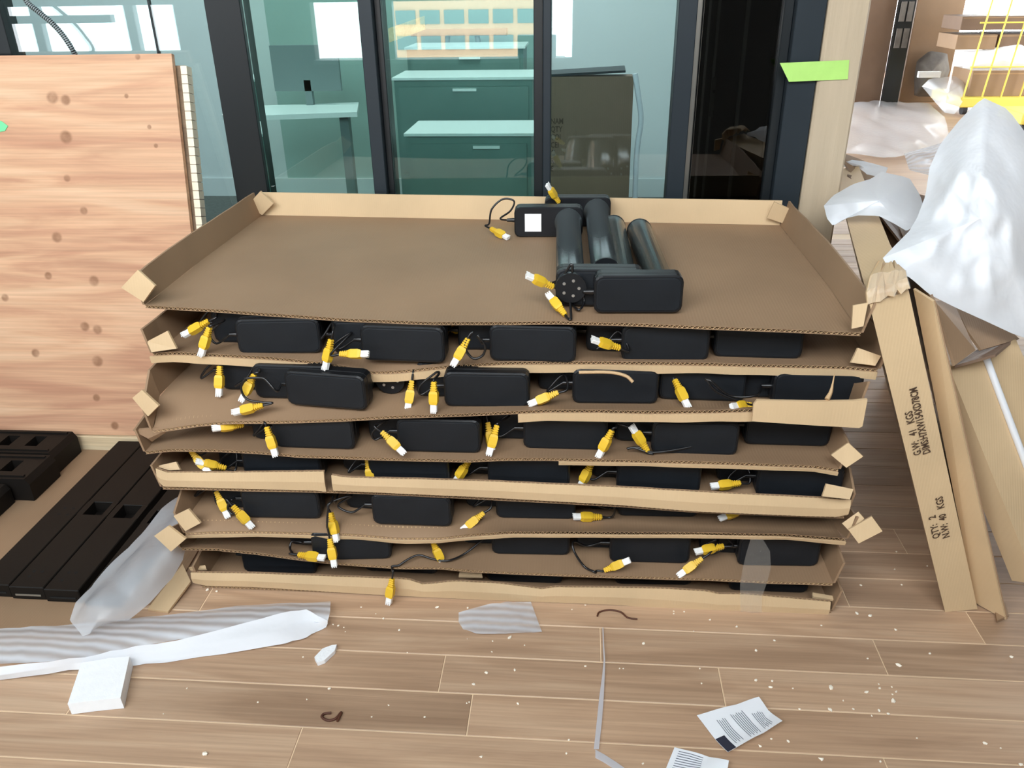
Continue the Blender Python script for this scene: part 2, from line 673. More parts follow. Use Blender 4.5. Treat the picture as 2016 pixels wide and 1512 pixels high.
ceil_o = MB().box2((-4.5, FW, 4.2), (6.2, 14.0, 4.3)).build('ceiling', M['ceil'])
tag(ceil_o, 'plain dark grey ceiling', kind='structure')
inner_c = MB().box2((-4.5, WY+0.05, 3.0), (0.78, BY+0.1, 3.08)).build('ceiling', M['wallw'])
tag(inner_c, 'ceiling of the room behind the glass', kind='structure')
tag(MB().box2((-4.5, WY-0.03, 3.0), (0.786, WY+0.05, 4.2)).build('wall_back', M['walld']), 'grey wall above the glass doors', kind='structure')
wl = MB().box2((-4.6, FW, 0), (-4.5, 6.0, 4.2))
tag(wl.build('wall_left', M['walld']), 'plain side wall at the left', kind='structure')
# wall behind the camera: low strip windows; solid band and high window shaped for the light
wf = MB()
wf.box2((-4.5, FW-0.1, 0), (6.2, FW, 0.88)).box2((-4.5, FW-0.1, 1.25), (6.2, FW, 2.2)).box2((-4.5, FW-0.1, 4.1), (6.2, FW, 4.2))
wf.box2((-4.5, FW-0.1, 0.88), (-4.2, FW, 1.25)).box2((-2.82, FW-0.1, 0.88), (-1.85, FW, 1.25)).box2((-0.05, FW-0.1, 0.88), (6.2, FW, 1.25))
wf.box2((-4.5, FW-0.1, 2.2), (-3.4, FW, 4.1)).box2((1.4, FW-0.1, 2.2), (6.2, FW, 4.1))
tag(wf.build('wall_front', M['walld']), 'wall behind the camera with low windows and a high one added for light', kind='structure')
wn = MB()
for x, zt in ((-3.86, 1.25), (-3.16, 1.25), (-1.32, 1.25)):
    wn.box2((x-0.035, FW-0.09, 0.88), (x+0.035, FW-0.03, zt))
wn.box2((-4.2, FW-0.09, 1.14), (-3.3, FW-0.03, 1.19)).box2((-4.2, FW-0.12, 0.86), (-2.82, FW+0.06, 0.885)).box2((-1.85, FW-0.12, 0.86), (-0.1, FW+0.06, 0.885))
tag(wn.build('window_1', M['greymetal']), 'grey window frames behind the camera, mirrored in the glass', kind='structure')
wr = MB()
wr.box2((6.2, FW, 0), (6.3, 6.0, 4.2)).box2((6.2, 6.0, 0), (6.3, 14.0, 0.3)).box2((6.2, 6.0, 2.4), (6.3, 14.0, 4.2))
for y in (8.5, 11.0):
    wr.box2((6.2, y-0.12, 0.3), (6.3, y+0.12, 2.9))
tag(wr.build('wall_right', M['walld']), 'window wall along the far side', kind='structure')
wb = MB()
wb.box2((0.78, 14.0, 0), (6.2, 14.1, 0.5)).box2((0.78, 14.0, 2.9), (6.2, 14.1, 4.2))
tag(wb.build('wall_far', M['wallw']), 'low far wall under the end windows', kind='structure')

# room behind the glass: pale back wall with a teal panelled stretch
bw = MB()
bw.box2((-4.5, BY, 0), (-2.05, BY+0.1, 3.0)).box2((-0.26, BY, 0), (0.70, BY+0.1, 3.0)).box2((-2.05, BY, 1.45), (-0.26, BY+0.1, 3.0))
tag(bw.build('wall_back', M['wallw']), 'pale grey wall of the room behind the glass', kind='structure')
tp = MB().box2((-2.05, BY, 0), (-0.26, BY+0.1, 1.45)).build('wall_back', M['wallt'])
tag(tp, 'teal grey panel on the inner back wall', kind='structure')
sw = MB().box2((0.70, WY+0.10, 0), (0.78, BY+0.1, 3.0)).build('wall_right', M['wallw'])
tag(sw, 'side wall of the glazed room', kind='structure')
tag(MB().box2((-4.5, BY-0.012, 0.004), (0.70, BY, 0.13)).build('baseboard_back', M['wallw']), 'pale baseboard behind the glass', kind='structure')
# glazed front -----------------------------------------------------------------
FR = empty('window_3', (0, WY, 0))
tag(FR, 'charcoal framed sliding glass doors behind the trays', kind='structure')
GH = 2.9


def stile(x0, x1, y0=WY-0.03, y1=WY+0.04, m='frame', name='stile'):
    return MB().bevbox((x0, y0, 0), (x1, y1, GH), 0.002).build(name, M[m], FR)


stile(-1.092, -0.985, WY-0.02, WY+0.06, 'frame_dk')
stile(-0.632, -0.592, WY-0.045, WY+0.03)
stile(-0.592, -0.573, WY-0.015, WY+0.06, 'frame_dk')
stile(-0.132, -0.104, WY-0.02, WY+0.05, 'frame_dk')
stile(-0.104, -0.081, WY-0.04, WY+0.03)
stile(0.276, 0.328, WY-0.02, WY+0.05)
stile(0.328, 0.349, WY+0.03, WY+0.06, 'metal', 'jamb_strip')
stile(0.592, 0.672, WY-0.05, WY+0.06)
stile(0.566, 0.592, WY-0.02, WY+0.05, 'frame_dk')
for x0, x1, g in ((-0.985, -0.632, 'glass'), (-0.573, -0.132, 'glass'), (-0.081, 0.276, 'glass2'), (0.349, 0.566, 'glass_dk')):
    MB().box2((x0, WY, 0.03), (x1, WY+0.008, GH)).build('pane', M[g], FR)
for x0, x1 in ((-3.3, -1.27), (-1.266, -1.092)):
    MB().box2((x0, WY, 0.03), (x1, WY+0.008, GH)).build('pane', M['glass2'], FR)
MB().box2((-4.5, WY-0.03, 0), (0.672, WY+0.05, 0.03)).build('bottom_rail', M['frame_dk'], FR)
MB().box2((-4.5, WY-0.03, GH), (0.672, WY+0.05, 3.0)).build('top_rail', M['frame'], FR)
MB().box2((-1.2705, WY-0.003, 0.03), (-1.2655, WY+0.011, GH)).build('joint_bead', M['frame_dk'], FR)
stile(-1.90, -1.72, WY-0.02, WY+0.05, 'frame_dk')
# dark sliding pocket with tracks and lock
MB().box2((0.349, WY+0.085, 0), (0.70, WY+0.10, GH)).build('pocket_panel', M['frame_dk'], FR)
for px, w in ((1366, 0.006), (1382, 0.007), (1433, 0.010)):
    x = aty(px, 372, WY+0.08).x
    MB().box2((x, WY+0.075, 0.03), (x+w, WY+0.085, GH)).build('track', M['trackmat'], FR)
lp = MB().bevbox((0.400, WY+0.062, 0.985), (0.412, WY+0.075, 1.10), 0.003).build('lock_plate', M['metal'], FR)
MB().tube([(0.406, WY+0.064, 1.06), (0.406, WY+0.058, 1.06)], 0.004, 10).build('key_hole', M['hole'], lp)

# beige wrapped post and its tape
post = MB().bevbox((0.674, WY-0.06, 0), (0.786, WY+0.10, 4.2), 0.006).build('trim_1', M['post'])
tag(post, 'beige plastic wrapped corner post', kind='structure')
tb = MB()
tq = [(1535, 124), (1672, 118), (1669, 156), (1553, 161)]
tb.prism([aty(px, py, WY-0.0625) for px, py in tq], (0, -0.0012, 0))
tag(tb.build('masking_tape', M['green']), 'strip of light green masking tape across the beige post', 'tape')

# ---------------------------------------------------------------- city behind the camera, mirrored in the glass
bd = empty('office_building', (-8, -92, -40))
tag(bd, 'orange banded office building mirrored in the glass doors', 'building')
MB().box2((-24, -110, -40), (-4, -92, 30)).build('wall', M['facade'], bd)
for r in range(9):
    z = 12-r*2.6
    for c in range(7):
        x = -23+c*2.7
        MB().box2((x, -92, z-1.9), (x+2.2, -91.8, z-0.5)).build('window', M['facwin'], bd)
# things on the sill behind the camera
MB_ = MB().bevbox((-0.42, FW-0.05, 0.887), (-0.16, FW+0.05, 1.03), 0.006).build('storage_box', mat('pale_blue_plastic', rgb(150, 185, 215), rough=0.4))
tag(MB_, 'pale blue box on the window sill, mirrored in the glass', 'box')

# ---------------------------------------------------------------- furniture behind the glass


def desk(px, py, z, w, d, yaw, label):
    p = atz(px, py, z)
    root = empty('desk', (p.x, p.y, 0.004))
    root.rotation_euler = (0, 0, yaw)
    R = WM(root)
    n = 10
    pts = [(-w/2, d/2), (-w/2, -d/2+0.12)]
    pts += [(-w/2+0.12-0.12*math.cos(a), -d/2+0.12-0.12*math.sin(a)) for a in [math.pi/2*k/n for k in range(1, n+1)]]
    pts += [(w/2, -d/2), (w/2, d/2)]
    MB().prism([R @ Vector((x, y, z-0.03)) for x, y in pts], (0, 0, 0.026)).build('desk_top', M['desk'], root)
    for sx in (-1, 1):
        MB().box(R @ Vector((sx*(w/2-0.08), 0, (z-0.03)/2)), (0.05, d*0.7, z-0.03), R.to_3x3()).build('leg', M['greymetal'], root)
    tag(root, label, 'desk', 'desks behind the glass')
    return root


desk(575, 215, 0.72, 0.75, 0.42, 0.22, 'white rounded desk behind the left glass pane')
desk(700, 128, 0.74, 0.42, 0.5, 0.3, 'white angled desk behind the dark door stile')
# pale-topped boxes added behind the glass, standing in for mirrored boards
for i, (px0, px1, py, z, yy, lab) in enumerate([(800, 1046, 262, 0.40, 3.7, 'low teal box with pale rim nearest the glass, imitating a reflection'),
                                               (775, 1048, 152, 0.66, 4.3, 'middle teal box with pale rim behind the glass, imitating a reflection'),
                                               (800, 1030, 92, 0.84, 4.9, 'tallest teal box behind the glass, imitating a reflection')]):
    p0, p1 = aty(px0, py, yy), aty(px1, py, yy)
    zt = (p0.z+p1.z)/2
    root = empty('reflection_box', ((p0.x+p1.x)/2, yy+0.2, 0.004))
    tag(root, lab, 'cabinet', 'boxes imitating reflections in the glass')
    MB().box2((p0.x, yy, 0.004), (p1.x, yy+0.35, zt-0.012)).build('body', M['drawer'], root)
    MB().box2((p0.x-0.01, yy-0.012, zt-0.012), (p1.x+0.01, yy+0.36, zt)).build('top', M['desk'], root)
    n = 2
    for k in range(n):
        za, zb = 0.03+(zt-0.06)*k/n, 0.03+(zt-0.06)*(k+1)/n-0.015
        dr = MB().box2((p0.x+0.02, yy-0.010, za), (p1.x-0.02, yy, zb)).build('drawer', M['drawer'], root)
        MB().box2((p0.x+0.3, yy-0.02, zb-0.02), (p0.x+0.42, yy-0.010, zb-0.008)).build('handle', M['desk'], dr)
# trestle beyond the tallest box, added in place of a mirrored one
tr = empty('trestle', (-0.72, 5.47, 0.004))
tag(tr, 'grey trestle with splayed legs behind the glass, imitating a reflection', 'trestle')
for a, b in (((-0.98, 5.40, 0.004), (-0.82, 5.45, 1.08)), ((-0.50, 5.40, 0.004), (-0.64, 5.45, 1.08)), ((-0.98, 5.56, 0.004), (-0.82, 5.48, 1.08)), ((-0.50, 5.56, 0.004), (-0.64, 5.48, 1.08))):
    MB().tube([a, b], 0.018, 4).build('leg', M['greymetal'], tr)
MB().box2((-1.05, 5.43, 1.06), (-0.45, 5.51, 1.10)).build('beam', M['greymetal'], tr)
# monitor on the desk
mo = empty('monitor', (-1.35, 4.75, 0.72))
pm = atz(600, 212, 0.72)
mo.location = (pm.x, pm.y+0.12, 0.716)
tag(mo, 'grey monitor on the white rounded desk', 'monitor')
MB().box2((pm.x-0.02, pm.y+0.10, 0.716), (pm.x+0.02, pm.y+0.14, 0.86)).build('stand', M['greymetal'], mo)
MB().box2((pm.x-0.20, pm.y+0.10, 0.80), (pm.x+0.20, pm.y+0.125, 1.05)).build('screen', M['greymetal'], mo)
# wooden plank added behind the glass in place of a mirrored beam
pa, pb = aty(765, 70, 4.7), aty(835, 45, 4.9)
q = (pb-pa).normalized()
tag(MB().prism([pa+Vector((0, 0, -0.035)), pb+Vector((0, 0, -0.035)), pb+Vector((0, 0, 0.035)), pa+Vector((0, 0, 0.035))], (0, 0.03, 0)).build('wooden_plank', M['batten']), 'tan wooden plank behind the glass door, imitating a reflection', 'plank')

# cardboard box leaning on the inner wall, seen through the right pane
bx0, bx1 = aty(1078, 150, 3.1), aty(1248, 150, 3.1)
tall = empty('carton', ((bx0.x+bx1.x)/2, 3.1, 0.004))
tag(tall, 'tall brown carton with faded print behind the right glass pane', 'carton')
zt = bx1.z
lean = 0.10
MB().prism([(bx0.x, 3.0, 0.006), (bx1.x, 3.0, 0.006), (bx1.x, 3.0+lean, zt), (bx0.x, 3.0+lean, zt)], (0, 0.07, 0)).build('panel', M['card_dark'], tall)
MB().prism([(bx0.x, 3.0+lean, zt), (bx1.x-0.03, 3.0+lean, zt+0.012), (bx1.x-0.03, 3.0+lean+0.09, zt+0.02), (bx0.x, 3.0+lean+0.09, zt+0.006)], (0, 0, 0.008)).build('top_flap', M['frame'], tall)
e0 = [aty(px, py, 3.09) for px, py in ((1250, 145), (1257, 190), (1262, 235), (1256, 280), (1252, 330), (1250, 400))]
MB().tube(spline(e0, 4), 0.010, 6).build('foam_edge', M['foam'], tall)


def text_mesh(s, size, sx=1.0, depth=0.0):
    c = bpy.data.curves.new('text', 'FONT')
    c.body = s
    c.size = size
    c.resolution_u = 2
    c.offset = 0.022*size
    t = bpy.data.objects.new('text', c)
    COL.objects.link(t)
    me = bpy.data.meshes.new_from_object(t)
    bpy.data.objects.remove(t)
    bpy.data.curves.remove(c)
    for v in me.vertices:
        v.co.x *= sx
    return me


def text_on(s, size, origin, ux, uy, m, parent, sx=1.0, name='printed_text'):
    """flat lettering: baseline origin, ux reading direction, uy letter-up direction (world)"""
    me = text_mesh(s, size, sx)
    me.materials.append(M[m])
    ux, uy = Vector(ux).normalized(), Vector(uy).normalized()
    n = ux.cross(uy)
    T = Matrix(((ux.x, uy.x, n.x, origin[0]), (ux.y, uy.y, n.y, origin[1]), (ux.z, uy.z, n.z, origin[2]), (0, 0, 0, 1)))
    o = bpy.data.objects.new(name, me)
    COL.objects.link(o)
    o.parent = parent
    o.matrix_basis = WM(parent).inverted() @ T
    return o


for k, w in enumerate(('NAM', 'QTY', 'COI', 'CEI', 'C', 'R', 'E')):
    py = 244+k*15.5
    p = aty(1084, py, 3.07)
    fy = 3.0+lean*(p.z-0.006)/(zt-0.006)
    p = aty(1084, py, fy-0.001)
    text_on(w, 0.028, p, (1, 0, 0), (0, lean, zt), 'stamp', tall, 0.75)

# ---------------------------------------------------------------- cardboard trays
TR = {
 1: dict(YL=1.680, YR=1.595, z=0.718, D=0.775, front=[(285, 600), (400, 607), (550, 618), (700, 628), (860, 634), (1000, 634), (1100, 632), (1200, 634), (1300, 638), (1450, 645), (1600, 650), (1695, 655)]),
 2: dict(YL=1.630, YR=1.630, z=0.606, D=0.78, front=[(300, 695), (347, 692), (438, 697), (538, 703), (637, 712), (690, 722), (730, 731), (780, 730), (860, 722), (921, 716), (1000, 712), (1180, 711), (1393, 714), (1660, 720), (1729, 726)]),
 3: dict(YL=1.56, YR=1.56, z=0.510, D=0.78, front=[(300, 848), (389, 834), (451, 829), (563, 828), (680, 824), (779, 818), (953, 812), (1077, 806), (1180, 806), (1279, 809), (1406, 807), (1479, 805), (1690, 800)]),
 4: dict(YL=1.55, YR=1.55, z=0.402, D=0.78, front=[(286, 889), (333, 884), (425, 884), (505, 888), (584, 895), (740, 901), (921, 905), (975, 902), (1082, 902), (1220, 904), (1457, 910), (1606, 916), (1651, 923)]),
 5: dict(YL=1.555, YR=1.555, z=0.300, D=0.78, front=[(319, 958), (504, 962), (680, 966), (948, 978), (1216, 992), (1368, 1004), (1577, 1012), (1663, 1015)]),
 6: dict(YL=1.54, YR=1.54, z=0.203, D=0.78, front=[(364, 1049), (425, 1046), (505, 1045), (637, 1049), (700, 1051), (787, 1058), (867, 1058), (921, 1052), (1001, 1046), (1220, 1047), (1368, 1047), (1547, 1051), (1666, 1060)]),
 7: dict(YL=1.531, YR=1.531, z=0.1030, D=0.78, front=[(356, 1078), (425, 1079), (505, 1087), (584, 1098), (663, 1107), (787, 1116), (868, 1116), (921, 1122), (1055, 1128), (1216, 1134), (1368, 1137), (1517, 1144), (1640, 1148)]),
 8: dict(YL=1.545, YR=1.545, z=0.009, D=0.78, front=[(396, 1147), (504, 1151), (740, 1163), (948, 1172), (1216, 1182), (1398, 1196), (1636, 1204)]),
}
ORD = {1: 'topmost', 2: 'second', 3: 'third', 4: 'fourth', 5: 'fifth', 6: 'sixth', 7: 'seventh', 8: 'lowest'}
TH = 0.008


class Tray:
    def __init__(s, i, d):
        s.i, s.d, s.z, s.D = i, d, d['z'], d['D']
        pts = []
        for px, py in d['front']:
            Y = d['YL']
            for _ in range(6):
                p = aty(px, py, Y)
                Y = s.yf(p.x)
            pts.append((p.x, p.z))
        s.poly = pts
        s.xl, s.xr = pts[0][0], pts[-1][0]

    def yf(s, x):
        return s.d['YL']+(s.d['YR']-s.d['YL'])*(x+0.97)/1.6

    def zfl(s, x, y):
        t = sstep((y-s.yf(x))/({1: 0.30, 6: 0.03}.get(s.i, 0.07)))
        zf = lerp_poly(s.poly, min(max(x, s.xl), s.xr))
        if s.i == 8:
            return s.z
        return zf*(1-t)+s.z*t

    def on(s, px, py, dz=0.0):
        """point of the tray floor under a pixel of the photograph"""
        z = s.z
        for _ in range(12):
            p = atz(px, py, z+dz)
            z = s.zfl(p.x, p.y)
        return p


TRAYS = {i: Tray(i, d) for i, d in TR.items()}
troot = {}
for i, t in TRAYS.items():
    desc = {1: 'with four loose lift motors', 2: 'its cut front edge sagging left of centre', 3: 'with a pale torn flap at its right front',
            4: 'with a sagging cut front edge', 5: 'with a pale front wall torn at left', 6: 'with a cut front edge and folded corner tabs',
            7: 'with a wavy edge and a cable hanging out', 8: 'standing on the floor with a torn front wall'}[i]
    root = empty('cardboard_tray', ((t.xl+t.xr)/2, t.yf(0)+t.D/2, t.z-TH))
    lab = f"{ORD[i]} brown cardboard tray" + (' from the top ' if 1 < i < 8 else ' of the stack ') + desc
    tag(root, lab, 'tray', 'stacked cardboard trays')
    troot[i] = root
    nx, ny = 70, 10
    top = []
    for a in range(nx+1):
        x = t.xl+(t.xr-t.xl)*a/nx
        row = []
        for b in range(ny+1):
            v = (b/ny)**1.6
            y = t.yf(x)+t.D*v
            z = t.zfl(x, y)
            if i not in (8,):
                z += 0.0015*noise.noise(Vector((x*6, y*6, i)))
            row.append(Vector((x, y, z)))
        top.append(row)
    f = MB()
    f.grid(top, (0, 0, -0.0012))
    f.grid([[p+Vector((0, 0, -TH+0.0012)) for p in r] for r in top], (0, 0, -0.0012))
    f.build('floor_sheet', M['card_in'], root)
    # fluting between the liners, visible along the cut front edge
    per, fl = 0.0105, []
    n = int((t.xr-t.xl)/per*4)
    for a in range(n+1):
        x = t.xl+(t.xr-t.xl)*a/n
        zz = t.zfl(x, t.yf(x)+0.001)-TH/2 + (0.0028 if a % 4 == 0 else (-0.0028 if a % 4 == 2 else 0.0))
        zd = zz-t.zfl(x, t.yf(x)+0.001)
        fl.append([Vector((x, t.yf(x)+v, zd+t.zfl(x, t.yf(x)+v+0.001))) for v in (0.0004, 0.012, 0.024)])
    MB().grid(fl, (0, 0, -0.0009), smooth=False).build('fluting', M['flute'], root, 'stuff')
    # side and back walls
    wh = 0.07
    for side, x in ((-1, t.xl), (1, t.xr)):
        P = []
        for b in range(13):
            v = b/12
            y = t.yf(x)+t.D*v
            z = t.zfl(x, y)
            lo = 0.012*side*(1 if i != 1 else 1.3)+0.006*noise.noise(Vector((v*5, i*3.1, side)))
            hh = wh if i in (1,) else wh*(0.92+0.1*noise.noise(Vector((v*4, i, side*2))))
            P.append([Vector((x, y, z)), Vector((x+lo*0.5, y, z+hh*0.5)), Vector((x+lo, y+0.002, z+hh*(1 if b else 0.9)))])
        MB().grid(P, (side*0.005, 0, 0), smooth=False).build('side_wall', M['card_in'], root)
    P = []
    for a in range(25):
        x = t.xl+(t.xr-t.xl)*a/24
        y = t.yf(x)+t.D
        z = t.zfl(x, y)
        P.append([Vector((x, y, z)), Vector((x, y+0.006+0.004*noise.noise(Vector((x*3, 1, i))), z+wh))])
    MB().grid(P, (0, 0.005, 0), smooth=False).build('back_wall', M['card_out' if i == 1 else 'card_in'], root)

# lips folded under the cut edge of trays two and three
for i, (pa, pb, h) in {2: (300, 1729, 0.019), 3: (1020, 1490, 0.021), 6: (364, 1666, 0.009), 4: (1100, 1651, 0.009)}.items():
    t = TRAYS[i]
    xa, xb = aty(pa, 720 if i == 2 else 820, t.d['YL']).x, aty(pb, 720 if i == 2 else 820, t.d['YL']).x
    if i in (4, 6):
        xa, xb = max(t.xl, aty(pa, 900 if i == 4 else 1050, t.d['YL']).x), t.xr
    P = []
    for a in range(61):
        x = xa+(xb-xa)*a/60
        y = t.yf(x)-0.004
        z = t.zfl(x, t.yf(x))-TH
        hh = h*(1+0.25*noise.noise(Vector((x*9, i, 0))))
        P.append([Vector((x, y, z)), Vector((x, y+0.003, z-hh))])
    MB().grid(P, (0, 0.005, 0), smooth=False).build('front_lip', M['card_out'], troot[i])

# standing front walls (top edge, bottom edge in photo coordinates)


def front_wall(i, topl, botl, dy=0.0, name='front_wall', m='card_out'):
    t = TRAYS[i]
    Y = t.d['YL']-0.004+dy
    x0, x1 = aty(*topl[0], Y).x, aty(*topl[-1], Y).x
    T = [(aty(a, b, Y).x, aty(a, b, Y).z) for a, b in topl]
    B = [(aty(a, b, Y).x, aty(a, b, Y).z) for a, b in botl]
    P = []
    n = 48
    for a in range(n+1):
        x = x0+(x1-x0)*a/n
        zt_, zb_ = lerp_poly(T, x), lerp_poly(B, x)
        P.append([Vector((x, Y, zb_)), Vector((x, Y-0.003, (zt_+zb_)/2)), Vector((x, Y+0.001, zt_+0.001*noise.noise(Vector((x*60, i, 0)))))])
    MB().grid(P, (0, 0.0012, 0), smooth=False).build(name, M[m], troot[i])
    Q = [[p+Vector((0, 0.0066, 0)) for p in r] for r in P]
    MB().grid(Q, (0, 0.0012, 0), smooth=False).build('wall_liner', M['card_in'], troot[i])
    fl = []
    n = int((x1-x0)/0.0105*4)
    for a in range(n+1):
        x = x0+(x1-x0)*a/n
        zt_ = lerp_poly(T, x)-0.001
        yy = Y+0.004+(0.0026 if a % 4 == 0 else (-0.0026 if a % 4 == 2 else 0))
        fl.append([Vector((x, yy, zt_)), Vector((x, yy, zt_-0.012))])
    MB().grid(fl, (0, 0.0007, 0), smooth=False).build('fluting', M['flute'], troot[i], 'stuff')


front_wall(5, [(306, 923), (327, 931), (452, 931), (637, 929)], [(306, 942), (322, 958), (504, 963), (624, 966), (637, 968)])
front_wall(5, [(652, 936), (680, 941), (814, 944), (948, 948), (1082, 954), (1216, 960), (1368, 969), (1547, 978), (1676, 985)],
           [(652, 966), (680, 967), (948, 979), (1216, 994), (1368, 1007), (1577, 1016), (1660, 1018), (1676, 1010)], dy=-0.006)
front_wall(8, [(375, 1128), (504, 1130), (740, 1139), (800, 1141), (835, 1152), (894, 1145), (985, 1150), (1070, 1161), (1085, 1157), (1216, 1158), (1309, 1160), (1400, 1166), (1424, 1173), (1457, 1170), (1636, 1186)],
           [(375, 1146), (396, 1153), (504, 1156), (740, 1171), (948, 1181), (1216, 1191), (1398, 1207), (1636, 1212)])
# torn pale flap at the right of tray three
Y3 = TRAYS[3].d['YL']-0.018
fq = [(1483, 796), (1490, 787), (1600, 789), (1680, 788), (1707, 785), (1703, 806), (1697, 838), (1690, 841), (1600, 836), (1480, 828)]
chip(MB(), [aty(a, b, Y3) for a, b in fq], 0.007).build('torn_flap', M['card_out'], troot[3])
MB().tube(spline([aty(1628, 786, Y3), aty(1636, 770, Y3+0.01), aty(1643, 736, Y3+0.02)], 4), [0.006, 0.0055, 0.005, 0.0045, 0.004, 0.003, 0.002, 0.0015, 0.001], 5).build('torn_shred', M['flute'], troot[3])
# torn strip hanging from the second tray
MB().tube(spline([aty(1140, 733, 1.59), aty(1200, 733, 1.585), aty(1232, 740, 1.58), aty(1246, 752, 1.575)], 4), 0.004, 5).build('torn_strip', M['flute'], troot[2])
# folded front crease on tray three / four at the left
for i, ql in ((3, [(290, 822), (330, 812), (470, 809), (560, 810), (560, 827), (451, 829), (389, 834), (300, 848)]),):
    pass

# corner tabs
TABS = [
 (1, 'f', [(240, 566), (273, 531), (307, 562), (284, 594)], 0), (1, 'b', [(513, 376), (539, 400), (517, 423), (488, 404)], 0),
 (1, 'b', [(1524, 397), (1557, 412), (1542, 439), (1510, 428)], 0), (1, 'f', [(1679, 601), (1708, 596), (1699, 642), (1676, 647)], 0),
 (2, 'f', [(291, 672), (331, 651), (349, 686), (300, 693)], 0), (2, 'f', [(1688, 685), (1733, 701), (1722, 720), (1674, 714)], 0),
 (3, 'f', [(262, 783), (281, 767), (314, 798), (293, 819)], 0), (4, 'f', [(1636, 895), (1670, 871), (1699, 898), (1666, 920)], 0),
 (5, 'f', [(308, 918), (348, 909), (356, 925), (334, 926)], 0.02), (5, 'f', [(1626, 952), (1679, 963), (1672, 983), (1618, 977)], -0.02),
 (6, 'f', [(343, 1015), (372, 1001), (396, 1029), (366, 1045)], 0), (6, 'f', [(1670, 1042), (1716, 1016), (1737, 1045), (1690, 1069)], -0.02),
 (6, 'f', [(1658, 1030), (1690, 1007), (1702, 1021), (1672, 1045)], 0.01), (7, 'f', [(305, 1054), (333, 1034), (367, 1060), (338, 1085)], -0.01),
 (8, 'f', [(1599, 1168), (1641, 1175), (1640, 1182), (1600, 1176)], 0.02), (8, 'f', [(905, 1127), (949, 1128), (950, 1137), (903, 1136)], 0.03),
 (8, 'f', [(372, 1118), (405, 1114), (407, 1121), (374, 1122)], 0.02),
]
for i, w, ql, dy in TABS:
    t = TRAYS[i]
    q = []
    for k, (a, b) in enumerate(ql):
        Y = (t.d['YL'] if a < 900 else t.d['YR'])+(0.0 if w == 'f' else t.D-0.004)-0.008+dy
        q.append(aty(a, b, Y+(0.012 if k in (0, 1) else 0.0)*(1 if w == 'f' else -1)))
    chip(MB(), q, 0.006).build('corner_tab', M['card_out'], troot[i])
# slumped left side of the lowest tray
q = [aty(360, 1112, 1.60), aty(376, 1146, 1.545), atz(331, 1206, 0.004), atz(291, 1200, 0.004)]
chip(MB(), q, 0.006).build('slumped_side', M['card_out'], troot[8])
# broken left corner flaps of trays three and four
q = [aty(262, 846, 1.56), aty(345, 838, 1.57), aty(300, 868, 1.57), aty(292, 862, 1.56)]
chip(MB(), q, 0.006).build('torn_corner', M['card_in'], troot[3])

# ---------------------------------------------------------------- lift motors
HW, HH, HD, TRAD, TLEN = 0.191, 0.0850, 0.046, 0.033, 0.50


def octo(hw, hh, c, z0):
    n = 3
    P = []
    for cx, cz, a0 in ((hw-c, z0+c, -90), (hw-c, z0+hh-c, 0), (-hw+c, z0+hh-c, 90), (-hw+c, z0+c, 180)):
        for k in range(n+1):
            a = math.radians(a0+90*k/n)
            P.append((cx+c*math.cos(a), cz+c*math.sin(a)))
    return P


def ring_loft(mb, loops, smooth=True):
    n = len(loops[0])
    V = [Vector(p) for l in loops for p in l]
    F = []
    for i in range(len(loops)-1):
        F += [(i*n+k, i*n+(k+1) % n, (i+1)*n+(k+1) % n, (i+1)*n+k) for k in range(n)]
    mb.add(V, F, False)
    mb.add(V[:n], [tuple(range(n))[::-1]])
    mb.add(V[-n:], [tuple(range(n))])


hb = MB()
loops = []
for y, ins in ((0.0, 0.003), (0.003, 0.0), (0.018, 0.0), (0.0185, 0.0015), (0.021, 0.0015), (0.0215, 0.0), (HD-0.003, 0.0), (HD, 0.003)):
    loops.append([(x, y, z) for x, z in [(a*(1-ins/(HW/2)), HH/2+(b-HH/2)*(1-ins/(HH/2))) for a, b in octo(HW/2, HH, 0.016, 0.0)]])
ring_loft(hb, loops)
ME_HOUSE = hb.mesh('housing')
ME_HOUSE.materials.append(M['black'])
pb_ = MB()
loops = []
for y, ins in ((0.0005, 0.0045), (-0.0014, 0.0055), (-0.0018, 0.0075)):
    loops.append([(x, y, z) for x, z in [(a*(1-ins/(HW/2)), HH/2+(b-HH/2)*(1-ins/(HH/2))) for a, b in octo(HW/2, HH, 0.016, 0.0)]])
ring_loft(pb_, loops)
ME_PANEL = pb_.mesh('face_panel')
ME_PANEL.materials.append(M['panel'])
TX = 0.055
tb = MB().tube([(TX, HD-0.002, 0.040), (TX, HD+0.012, 0.040), (TX, HD+0.0121, 0.040), (TX, TLEN, 0.040)], [0.038, 0.038, TRAD, TRAD], 28)
ME_TUBE = tb.mesh('tube')
ME_TUBE.materials.append(M['tubemat'])
tb = MB().tube([(TX, HD-0.002, 0.040), (TX, HD+0.012, 0.040), (TX, HD+0.0121, 0.040), (TX, TLEN+0.085, 0.040)], [0.038, 0.038, TRAD, TRAD], 28)
ME_TUBE_LONG = tb.mesh('tube')
ME_TUBE_LONG.materials.append(M['tubemat'])
ep = MB().tube([(TX, TLEN, 0.040), (TX, TLEN+0.006, 0.040)], 0.034, 24)
ME_END = ep.mesh('end_plate')
ME_END.materials.append(M['black'])
sb = MB()
for k in range(5):
    a = 2*math.pi*k/5
    c = Vector((TX+0.018*math.cos(a), 0, 0.040+0.018*math.sin(a)))
    sb.tube([c+Vector((0, TLEN+0.004, 0)), c+Vector((0, TLEN+0.0075, 0))], 0.0035, 8)
ME_SCREW = sb.mesh('screws')
ME_SCREW.materials.append(M['screw'])
